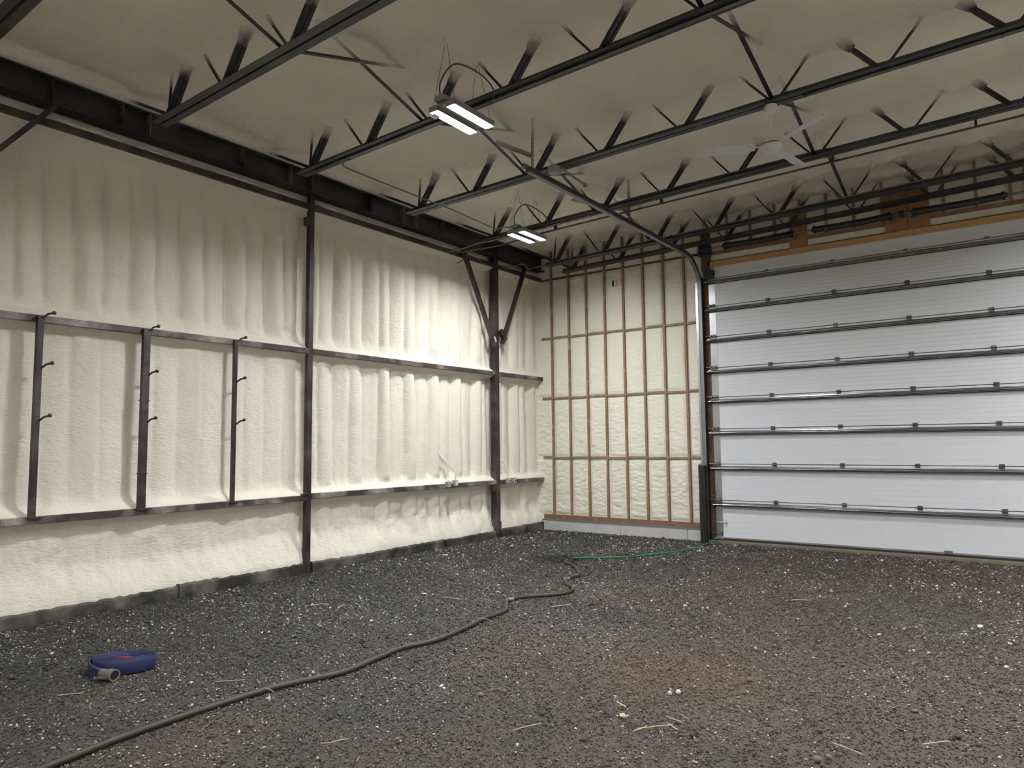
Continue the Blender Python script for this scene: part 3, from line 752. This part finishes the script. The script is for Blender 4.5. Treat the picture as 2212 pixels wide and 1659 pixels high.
# ---------------------------------------------------------------- ceiling fan
fx, fy = 5.98, -4.60
fn = thing('ceiling_fan', (fx, fy, 5.24), 'white three-blade ceiling fan hanging from a joist', 'fan')
MB().lathe((fx, fy, 5.12), [(.025, 0), (.055, .02), (.068, .06), (.066, .115)], 24).build('canopy', M_WHITE, fn, smooth='auto')
MB().tube([(fx, fy, 5.13), (fx, fy, 4.86)], .0115, 12).build('downrod', M_WHITE, fn, smooth='auto')
MB().lathe((fx, fy, 4.74), [(.03, .165), (.036, .16), (.036, .09), (.05, .085)], 20).build('rod_cover', M_WHITE, fn, smooth='auto')
MB().lathe((fx, fy, 4.74), [(.06, 0), (.088, .006), (.104, .025), (.104, .06), (.095, .078), (.05, .086)], 32).build('motor', M_WHITE, fn, smooth='auto')
MB().lathe((fx, fy, 4.74), [(.07, .0785), (.099, .0785), (.099, .071), (.1, .07)], 32).build('motor_gap', M_BLACK, fn)
for a in (-36, 82, 203):
    a = math.radians(a); d = Vector((math.cos(a), math.sin(a), 0)); n = Vector((-d.y, d.x, 0)); c = Vector((fx, fy, 4.80)); m = MB(); vs = []
    for r, wd in ((.17, .045), (.22, .058), (.45, .066), (.66, .070), (.70, .06), (.715, .035)):
        for s in (-1, 1):
            for zz in (-.0025, .0025): vs.append(c + d*r + n*(s*wd) + Vector((0, 0, zz + s*.016)))
    fs = []
    for i in range(5):
        b0 = i*4; b1 = b0+4
        fs += [(b0, b0+2, b1+2, b1), (b0+1, b1+1, b1+3, b0+3), (b0, b1, b1+1, b0+1), (b0+2, b0+3, b1+3, b1+2)]
    fs += [(0, 1, 3, 2), (20, 22, 23, 21)]
    bl = m.add(vs, fs).build('blade', M_WHITE, fn)
    MB().bar(c+d*.08, c+d*.24, .03, .006).build('blade_iron', M_WHITE, bl)

# ---------------------------------------------------------------- conduits and pipes
def conduit(name, pts, r, label, m=M_COND, sub=5, clamps=(), cat='conduit'):
    t = thing(name, pts[0], label, cat)
    MB().tube(smoothpath(pts, sub) if sub else pts, r, 8).build('tube', m, t, smooth=True)
    for c in clamps:
        MB().box(c[0]-.012, c[0]+.012, c[1]-.03, c[1]+.03, c[2]-.022, c[2]+.05).build('clamp', M_BLACK, t)
    return t
def zj(x): return 5.09+.0262*x
conduit('conduit', [(1.45, -6.56, zj(1.4)-.005), (1.47, -6.57, zj(1.5)-.014), (1.62, -6.57, zj(1.6)-.016), (9.5, -6.57, zj(9.5)-.016)], .0135, 'grey conduit strapped under the joist above the nearer light', clamps=[(x, -6.56, zj(x)) for x in (1.6, 2.35, 3.95, 6.4, 8.2)], sub=4)
conduit('conduit', [(1.62, -6.56, zj(1.6)-.03), (1.5, -6.53, 5.09), (1.49, -6.40, 5.06), (1.5, -5.5, 5.05), (1.50, -4.47, 5.05), (1.46, -3.50, 5.04), (1.47, -3.42, 5.05), (1.58, -3.40, 5.06), (1.70, -3.33, 5.04)], .0095, 'thin conduit running through the air toward the farther ceiling light')
conduit('conduit', [(6.35, -4.61, zj(6.35)-.014), (10.5, -4.61, zj(10.5)-.014)], .013, 'grey conduit strapped under the fan joist, right of the fan', sub=0, clamps=[(x, -4.60, zj(x)) for x in (6.32, 8.0)])
conduit('conduit', [(-.0, -2.98, 5.02), (.3, -2.88, 5.05), (.62, -2.84, 5.10), (.86, -2.83, 5.10), (1.2, -2.83, zj(1.2)-.012), (3.0, -2.83, zj(3.)-.012)], .0125, 'dark conduit bending up from the far column to the joist behind the farther light', sub=6, clamps=[(x, -2.82, zj(x)) for x in (1.1, 2.4)])
conduit('pipe', [(.05, -2.9, 5.00), (.9, -2.74, 5.02), (1.35, -2.72, 5.045), (1.8, -2.72, 5.075), (4.25, -2.72, 5.14), (8.2, -2.72, 5.225), (11.5, -2.72, 5.30)], .014, 'long brown pipe hung below the joist behind the farther light', M_PIPE, 4, cat='pipe', clamps=[(x, -2.72, 5.085+.0245*(x-1.8)+.01) for x in (2.1, 3.9, 6.2, 7.7)])
conduit('conduit', [(2.95, -2.88, 5.17), (3.1, -2.88, 5.21), (3.5, -2.88, 5.245), (5.2, -2.88, 5.285), (6.1, -2.87, zj(6.1)+.06)], .010, 'thin brown conduit lying just above the joist near the door track', M_PIPE, 4)
conduit('conduit', [(-.03, -1.30, 5.10), (.17, -1.2, 5.10), (.37, -1.16, 5.115), (.34, -.95, 5.07), (.42, -.93, 5.07), (.9, -.955, 5.10), (1.15, -.97, zj(1.15)+.0), (4, -.975, zj(4)-.0), (6.0, -.975, zj(6)+.01), (11.2, -.975, zj(11.2)+.0)], .0125, 'pale conduit bending from the corner beam onto the next-to-last joist', sub=5, clamps=[(x, -.96, zj(x)-.04) for x in (1.4, 3.3, 5.5, 7.4)])
conduit('conduit', [(-.03, -2.62, 4.90), (-.0, -2.3, 5.08), (.02, -2.1, 5.08), (.03, -1.9, 5.03), (.03, -1.65, 5.0)], .009, 'short conduit bending along the eave beside the thick column', sub=5)
sp_ = MB().tube(smoothpath([(2.25, -.36, 5.125), (2.5, -.44, 5.12), (2.9, -.46, 5.10), (3.2, -.40, 5.14)], 5), [.008]*16, 8).bar((2.55, -.44, 5.10), (3.15, -.42, 5.095), .05, .02).build('red_strap', M_RED)  # plain red strap hung below the last joist
tag(sp_, 'short red steel strap hanging under the last joist', 'strap')

# ---------------------------------------------------------------- outlets on the lower girt
def outlets(yy, z, label, wide):
    t = thing('outlet_box', (.03, yy, z), label, 'outlet', 'outlet boxes on the lower girt')
    if wide:
        MB().box(.008, .075, yy-.14, yy-.055, z-.055, z+.04).build('box', M_GREYPVC, t, bevel=.005)
        MB().tube([(.04, yy-.055, z-.005), (.04, yy+.045, z-.005)], .009, 8).build('nipple', M_GALV, t)
        b1 = MB().box(.008, .07, yy+.045, yy+.13, z-.045, z+.055).build('box', M_GREYPVC, t, bevel=.005)
        for q in (-.018, .018): MB().box(.07, .074, yy+.088+q-.013, yy+.088+q+.013, z-.03, z+.04).build('socket', M_WHITE, b1)
    else:
        for q in (-.085, .085):
            b1 = MB().box(.008, .07, yy+q-.055, yy+q+.055, z-.05, z+.05).build('box', M_GREYPVC, t, bevel=.008)
            MB().lathe((.07, yy+q, z), [(.034, 0), (.034, .006), (.022, .007)], 16, 'x').build('cover', M_WHITE, b1)
            MB().lathe((.078, yy+q, z), [(.02, 0), (.02, .003)], 14, 'x').build('receptacle', M_RUBBER, b1)
        MB().tube([(.04, yy-.03, z-.005), (.04, yy+.03, z-.005)], .009, 8).build('nipple', M_GALV, t)
    return t
o1 = outlets(-2.86, 1.055, 'grey outlet box pair with conduit left of the thick column', True)
MB().tube(smoothpath([(-.16, -2.99, 1.60), (-.10, -2.97, 1.50), (-.03, -2.86, 1.36), (.035, -2.78, 1.25), (.04, -2.775, 1.12)], 6), [.04, .038, .033, .03, .026, .022, .02, .018, .016] + [.0125]*16, 10).build('conduit', M_FOAM, o1, smooth=True)
o2 = outlets(-1.16, 1.025, 'grey round-socket outlet pair right of the thick column', False)
MB().tube(smoothpath([(-.14, -1.44, 1.46), (-.05, -1.38, 1.42), (.02, -1.30, 1.30), (.035, -1.27, 1.18), (.035, -1.268, 1.07)], 6), .0125, 10).build('conduit', M_FOAM, o2, smooth=True)
# small sensor box on the end wall
t = thing('wall_sensor', (1.70, -.02, 4.76), 'small black and white box high on the end wall foam', 'box')
MB().box(1.655, 1.705, -.03, .03, 4.71, 4.815).build('dark_face', M_BLACK, t)
MB().box(1.705, 1.745, -.035, .03, 4.71, 4.825).build('white_side', M_WHITE, t)

# ================================================================ things on the floor
# flat blue discharge hose, rolled up
hc = Vector((2.165, -9.235, .0)); H = .088
t = thing('lay_flat_hose', (hc.x, hc.y, 0), 'rolled-up flat blue hose with a metal coupling lying on the gravel', 'hose')
def ribbon(pts, th, z0, h, name, m, parent, twist=None):
    P = [Vector(p) for p in pts]; vs = []; n = len(P)
    for i, p in enumerate(P):
        d = (P[min(i+1, n-1)]-P[max(i-1, 0)]).normalized(); nn = Vector((-d.y, d.x, 0))
        hh = h if twist is None else h*twist[i][0]; tt = th if twist is None else th*twist[i][1]; zz = z0 if twist is None else z0+twist[i][2]
        for a, b_ in ((-.5, .06), (-.5, .94), (-.25, 1), (.25, 1), (.5, .94), (.5, .06), (.25, 0), (-.25, 0)): vs.append((p.x+nn.x*a*tt, p.y+nn.y*a*tt, zz+hh*b_))
    fs = [(i*8+k, i*8+(k+1) % 8, (i+1)*8+(k+1) % 8, (i+1)*8+k) for i in range(n-1) for k in range(8)] + [tuple(range(8)), tuple((n-1)*8+k for k in range(8))]
    return MB().add(vs, fs).build(name, m, parent, smooth='auto')
ang0 = math.radians(-58)           # long axis direction of the slightly oval roll
ex = Vector((math.cos(math.radians(37)), math.sin(math.radians(37)), 0)); ey = Vector((-ex.y, ex.x, 0))
pts = []; turns = 11; n = int(turns*44)
for i in range(n+1):
    a = 2*math.pi*turns*i/n; r = .030+.0143*turns*i/n*1.0; wob = .0015*math.sin(a*1.7)
    pts.append(hc + ex*((r+.045)*math.cos(a)+wob) + ey*((r+.0)*math.sin(a)))
rib = ribbon(pts, .0095, .006, H, 'rolled_hose', M_BLUE, t)
inner = [hc + ex*(q*.068) + ey*(.008*math.sin(q*6)) for q in np.linspace(-1, 1, 24)]
ribbon(inner, .012, .006, H-.006, 'inner_fold', M_BLUE, t)
ribbon([hc + ex*(.005+q*.060) + ey*(-.014+.004*math.sin(q*3)) for q in np.linspace(-1, 1, 20)], .006, .03, H-.022, 'red_strip', M_REDC, t)
# loose end with the coupling
e0 = Vector((1.985, -9.44, 0))
cp = Vector((2.335, -9.455, .045)); cd = Vector((.90, .14, 0)).normalized()
start = hc + ex*(-.226) + ey*(.04)
tail = smoothpath([start, hc+ex*(-.240)+ey*(-.03), hc+ex*(-.222)+ey*(-.10), Vector((2.14, -9.475, 0)), Vector((2.235, -9.475, 0)), cp-cd*.03], 7)
nt_ = len(tail); tw = []
for i in range(nt_):
    q = max(0, (i/(nt_-1)-.45)/.55); tw.append((1-.42*q, 1+3.2*q, .012*q))
ribbon(tail, .011, .004, H+.004, 'loose_end', M_BLUE, t, tw)
def rodc(a, b_, prof, name, m, parent, n=22):
    d = (b_-a).normalized(); L_ = (b_-a).length; u = Vector((0, 0, 1)); x = d.cross(u).normalized(); y = x.cross(d); vs = []
    for r, h in prof:
        for k in range(n):
            tt = 2*math.pi*k/n; vs.append(a + d*(h*L_) + (x*math.cos(tt)+y*math.sin(tt))*r)
    mm = len(prof); fs = [(i*n+k, i*n+(k+1) % n, (i+1)*n+(k+1) % n, (i+1)*n+k) for i in range(mm-1) for k in range(n)]
    fs += [tuple(range(n))[::-1], tuple((mm-1)*n+k for k in range(n))]
    return MB().add(vs, fs).build(name, m, parent, smooth='auto')
ca, cb = cp-cd*.045+Vector((0, 0, .002)), cp+cd*.105+Vector((0, 0, .002))
cpo = rodc(ca, cb, [(.030, 0), (.031, .02), (.031, .42), (.034, .45), (.034, .55), (.041, .62), (.041, .90), (.044, .92), (.044, 1.0), (.034, 1.0), (.033, .62)], 'coupling', M_ALUD, t)
rodc(cb-cd*.055, cb-cd*.003, [(.0325, 0), (.0335, .9)], 'bore', M_RUBBER, cpo)
for s in (-1, 1):
    n_ = Vector((-cd.y, cd.x, 0))*s
    MB().bar(cp+n_*.043+cd*.07+Vector((0, 0, -.008)), cp+n_*.046-cd*.03+Vector((0, 0, -.018)), .012, .016).build('cam_lever', M_ALUD, cpo)
MB().tube([cp+cd*.02+Vector((.0, -.045, -.02)), cp-cd*.02+Vector((0, -.05, -.028)), cp-cd*.045+Vector((0, -.05, -.025))], .003, 6).lathe(cp-cd*.05+Vector((0, -.05, -.027)), [(.014, -.003), (.014, .003)], 12, 'y').build('pull_ring', M_ALUD, cpo)

# long rubber hose across the floor
hp = [(3.78, -10.95), (3.70, -10.60), (3.651, -10.356), (3.572, -9.827), (3.568, -9.07), (3.62, -8.75), (3.722, -8.388), (3.68, -8.0), (3.646, -7.676), (3.719, -7.355), (3.68, -6.934), (3.60, -6.5), (3.575, -6.149), (3.40, -5.88), (3.30, -5.70), (3.37, -5.46), (3.616, -5.109), (3.58, -4.82), (3.36, -4.60), (3.205, -4.33), (3.20, -4.05), (3.03, -3.79), (2.80, -3.50), (2.55, -3.30), (2.44, -3.10)]
hz = [(x, y, .026+float(fz(x, y))) for x, y in hp]
hs = MB().tube(smoothpath(hz, 7), .0195, 10).build('rubber_hose', M_HOSE, None, smooth=True)
tag(hs, 'long dark brown rubber hose winding across the gravel from the lower left', 'hose')
for (x, y, a) in ((3.31, -5.69, 1.2), (3.21, -4.36, 1.0), (3.20, -4.1, 1.7)):
    d = Vector((math.cos(a), math.sin(a), 0))*.04; c = Vector((x, y, .026+float(fz(x, y))))
    rodc(c-d, c+d, [(.0205, 0), (.0215, .2), (.0215, .8), (.0205, 1)], 'clamp_sleeve', M_ALUD, hs, 12)
MB().tube(smoothpath([(3.60, -6.62, .05), (3.66, -6.60, .052), (3.70, -6.55, .03)], 4), .003, 6).build('tie', M_STRAW, hs)
MB().tube(smoothpath([(3.60, -8.98, .047), (3.64, -8.97, .045), (3.655, -8.94, .02)], 4), .003, 6).build('tie', M_STRAW, hs)
gp_ = [(2.40, -2.86), (2.62, -2.68), (2.969, -2.455), (3.20, -2.1), (3.34, -1.805), (3.48, -1.4), (3.555, -1.05), (3.53, -.7), (3.52, -.42), (3.60, -.20), (3.70, -.11)]
gz_ = [(x, y, .022+float(fz(x, y))+(.03 if y > -.25 else 0)) for x, y in gp_]
gh = MB().tube(smoothpath(gz_, 7), .0115, 10).build('garden_hose', M_GREEN, None, smooth=True)
tag(gh, 'thin green garden hose running to the foot of the overhead door', 'hose')
# gravel pile mound where both hoses are buried
# loose stones
def ico():
    t_ = (1+5**.5)/2
    v = [(-1,t_,0),(1,t_,0),(-1,-t_,0),(1,-t_,0),(0,-1,t_),(0,1,t_),(0,-1,-t_),(0,1,-t_),(t_,0,-1),(t_,0,1),(-t_,0,-1),(-t_,0,1)]
    f = [(0,11,5),(0,5,1),(0,1,7),(0,7,10),(0,10,11),(1,5,9),(5,11,4),(11,10,2),(10,7,6),(7,1,8),(3,9,4),(3,4,2),(3,2,6),(3,6,8),(3,8,9),(4,9,5),(2,4,11),(6,2,10),(8,6,7),(9,8,1)]
    return [Vector(a).normalized() for a in v], f
IV, IF = ico()
def stone(x, y, sx, sy, sz_, m, label, seed):
    r = random.Random(seed); import bmesh
    bm = bmesh.new(); vs = [bm.verts.new(a) for a in IV]
    for f in IF: bm.faces.new([vs[i] for i in f])
    bmesh.ops.subdivide_edges(bm, edges=bm.edges, cuts=1, use_grid_fill=True)
    for v in bm.verts:
        k = v.co.normalized()*r.uniform(.86, 1.08); v.co = Vector((k.x*sx, k.y*sy, k.z*sz_))
    me = bpy.data.meshes.new('stone'); bm.to_mesh(me); bm.free(); me.materials.append(m); me.shade_smooth()
    o = bpy.data.objects.new('stone', me); o.location = (x, y, float(fz(x, y))+sz_*.75+.004); o.rotation_euler = (0, 0, r.uniform(0, 6)); COL.objects.link(o)
    return tag(o, label, 'stone', 'loose stones on the gravel')
W_, G_, D_ = M_STONE_W, M_STONE_G, M_STONE_D
for k, (x, y, a, b_, c, m, lb) in enumerate((
    (7.53, -4.239, .035, .024, .018, W_, 'white oblong stone on the right side of the floor below the door'),
    (7.753, -5.487, .018, .014, .013, W_, 'small white stone near the right edge of the picture'),
    (5.913, -7.414, .016, .016, .016, W_, 'round white pebble, left one of a close pair on the brown patch'),
    (5.955, -7.37, .021, .017, .017, W_, 'lumpy pale pebble, right one of a close pair on the brown patch'),
    (4.977, -4.878, .022, .018, .013, W_, 'small white stone in the middle of the floor'),
    (2.25, -5.911, .030, .022, .006, W_, 'flat white chip halfway along the left side of the floor'),
    (7.098, -6.185, .026, .015, .012, D_, 'flat black stone lying on the right half of the floor'),
    (6.27, -6.83, .022, .018, .016, G_, 'round brownish stone right of the rusty patch'),
    (7.308, -6.849, .024, .014, .012, G_, 'pale oval flat stone in the lower right'),
    (7.565, -7.16, .022, .018, .014, D_, 'dark round stone in the lower right corner area'),
    (6.90, -7.52, .018, .015, .013, D_, 'dark stone near the bottom edge right of centre'),
    (6.98, -7.93, .022, .02, .018, G_, 'larger grey stone at the bottom edge beside its neighbour'),
    (7.02, -7.86, .02, .017, .016, G_, 'pale grey stone at the bottom edge right of its neighbour'),
    (6.30, -7.98, .028, .018, .014, D_, 'dark smooth stone among the twigs at the bottom'),
    (7.18, -5.75, .028, .015, .010, G_, 'light flat stone on the right side above the black one'),
    (6.82, -5.0, .022, .015, .009, W_, 'pale flat chip right of centre on the floor'),
    (6.35, -8.05, .012, .012, .011, G_, 'small round grey pebble just right of the twigs'),
    (4.868, -8.157, .022, .02, .014, G_, 'brown stone in the lower middle of the floor'))):
    stone(x, y, a, b_, c, m, lb, 500+k)
M_SCRAP = plain('aged_foam_scrap', (.42, .37, .26), .9)
fm = MB().add([(5.8128, -7.9568, 0.022), (5.8366, -7.9330, 0.026), (5.8502, -7.9500, 0.020), (5.8740, -7.9398, 0.022), (5.8536, -7.9738, 0.018), (5.8264, -7.9772, 0.020), (5.8128, -7.9568, 0.014), (5.8366, -7.9330, 0.018), (5.8502, -7.9500, 0.012), (5.8740, -7.9398, 0.014), (5.8536, -7.9738, 0.010), (5.8264, -7.9772, 0.012)],
    [(0, 1, 2, 4, 5), (2, 3, 4), (6, 11, 10, 8, 7), (8, 10, 9), (0, 6, 7, 1), (1, 7, 8, 2), (2, 8, 9, 3), (3, 9, 10, 4), (4, 10, 11, 5), (5, 11, 6, 0)]).build('foam_scrap', M_SCRAP)
tag(fm, 'torn cream foam scrap near the bottom middle of the floor', 'scrap')
# twigs and straws
tw = [((2.471, -9.839), (2.563, -9.712), .003, 'pale straw just below the rolled blue hose'),
      ((5.408, -8.551), (5.493, -8.358), .0032, 'long pale straw at the bottom, left of the twig cluster'),
      ((2.601, -6.003), (2.834, -5.962), .004, 'pale straw left of the rubber hose, beside the white chip'),
      ((3.863, -5.733), (3.982, -5.504), .004, 'pale straw right of the rubber hose bend'),
      ((6.00, -8.10), (6.16, -7.93), .0032, 'thin brown twig lying flat in the twig cluster'),
      ((6.01, -8.16), (6.04, -8.03), .0036, 'short twig crossing its neighbour at the left of the cluster'),
      ((6.12, -7.93), (6.22, -7.99), .0036, 'bright white straw at the right of the twig cluster'),
      ((6.07, -7.83), (6.19, -7.86), .0032, 'grey twig above the twig cluster'),
      ((6.12, -7.74), (6.21, -7.80), .0022, 'thin straw uppermost in the twig cluster'),
      ((7.415, -7.41), (7.535, -7.28), .0035, 'forked pale twig in the lower right corner'),
      ((7.00, -7.68), (7.17, -7.74), .0035, 'long straw right of the dark stones at the bottom'),
      ((5.705, -7.79), (5.80, -7.84), .006, 'thick wooden splinter above the foam scrap'),
      ((1.672, -7.068), (1.72, -6.93), .004, 'short straw close to the slender column'),
      ((3.10, -9.05), (3.25, -8.90), .003, 'straw lying between the blue roll and the rubber hose'),
      ((5.83, -4.05), (6.02, -3.97), .005, 'white straw on the open gravel in front of the door'),
      ((4.62, -9.32), (4.70, -9.18), .003, 'small brown straw at the bottom left of centre')]
for k, (a, b_, r, lb) in enumerate(tw):
    A, B = Vector((*a, 0)), Vector((*b_, 0)); dn = Vector((-(B-A).y, (B-A).x, 0)).normalized(); rr = random.Random(k)
    P_ = [A.lerp(B, q)+dn*rr.uniform(-.004, .004) for q in (0, .3, .65, 1)]
    P_ = [(p.x, p.y, float(fz(p.x, p.y))+.018+r+rr.uniform(0, .004)) for p in P_]
    tag(MB().tube(smoothpath(P_, 3), [r*.6]+[r]*8+[r*.6], 6).build('twig', M_STRAW, None, smooth=True), lb, 'twig', 'straws and twigs on the gravel')

# ================================================================ gravel
def gravel(n0):
    r = np.random.default_rng(3)
    m_ = n0*5
    x = r.uniform(.03, 12.1, m_); y = r.uniform(-13.2, -.03, m_)
    dx, dy = x-8.0, y+12.09
    d = np.sqrt(dx*dx+dy*dy); ang = np.arctan2(dx, dy)
    edge = .08+.92*(1-sst(ang, .06, .75))*sst(ang, -1.7, -1.3)*sst(d, 1.2, 2.6)
    acc = np.minimum(1, (3.6/np.maximum(d, 2.6))**1.15)*edge
    k = r.random(m_) < acc; x, y, d = x[k][:n0], y[k][:n0], d[k][:n0]; n = len(x)
    s = (.0044+.00075*np.clip(d-3, 0, 9))*np.exp(r.normal(0, .36, n))
    s = np.where(r.random(n) < .02, s*1.5, s)
    base = np.array([(1,0,0),(0,1,0),(-1,0,0),(0,-1,0),(0,0,1),(0,0,-1)], float)
    V = np.repeat(base[None], n, 0)*r.uniform(.65, 1.35, (n, 6, 1)) + r.normal(0, .22, (n, 6, 3))
    V = V*np.stack([np.ones(n), r.uniform(.55, 1, n), r.uniform(.38, .75, n)], -1)[:, None, :]
    # random tilt then spin
    a = r.normal(0, .45, n); ca, sa = np.cos(a), np.sin(a)
    Y = V[..., 1]*ca[:, None]-V[..., 2]*sa[:, None]; Z = V[..., 1]*sa[:, None]+V[..., 2]*ca[:, None]; V[..., 1] = Y; V[..., 2] = Z
    a = r.uniform(0, 6.283, n); ca, sa = np.cos(a), np.sin(a)
    X = V[..., 0]*ca[:, None]-V[..., 1]*sa[:, None]; Y = V[..., 0]*sa[:, None]+V[..., 1]*ca[:, None]; V[..., 0] = X; V[..., 1] = Y
    V *= s[:, None, None]
    z = fz(x, y)+s*.25+r.uniform(0, .004, n)
    V[..., 0] += x[:, None]; V[..., 1] += y[:, None]; V[..., 2] += z[:, None]
    tri = np.array([(0,1,4),(1,2,4),(2,3,4),(3,0,4),(1,0,5),(2,1,5),(3,2,5),(0,3,5)])
    Fc = (tri[None]+6*np.arange(n)[:, None, None]).reshape(-1, 3)
    me = bpy.data.meshes.new('gravel'); co = V.reshape(-1, 3).astype(np.float32)
    me.vertices.add(len(co)); me.vertices.foreach_set('co', co.ravel())
    me.loops.add(Fc.size); me.loops.foreach_set('vertex_index', Fc.ravel().astype(np.int32))
    me.polygons.add(len(Fc)); me.polygons.foreach_set('loop_start', np.arange(0, Fc.size, 3, dtype=np.int32))
    me.update(calc_edges=True)
    cl_ = vnoise(x*1.1+3, y*1.1+7, 17)*.5+vnoise(x*3.1+3, y*3.1+7, 18)*.5
    tone = np.clip(r.beta(1.15, 2.3, n) + (cl_-.5)*.25, 0, 1)
    bright = r.random(n) < (.025+.10*np.clip(cl_-.5, 0, 1)*2)
    tone = np.where(bright, r.uniform(.80, 1, n), tone*.95)
    at = me.attributes.new('tone', 'FLOAT', 'POINT'); at.data.foreach_set('value', np.repeat(tone, 6).astype(np.float32))
    me.materials.append(M_GRAVEL)
    o = bpy.data.objects.new('gravel', me); COL.objects.link(o)
    return tag(o, 'dark grey and brown crushed gravel covering the whole floor', 'gravel', None, 'stuff')
gravel(262000)
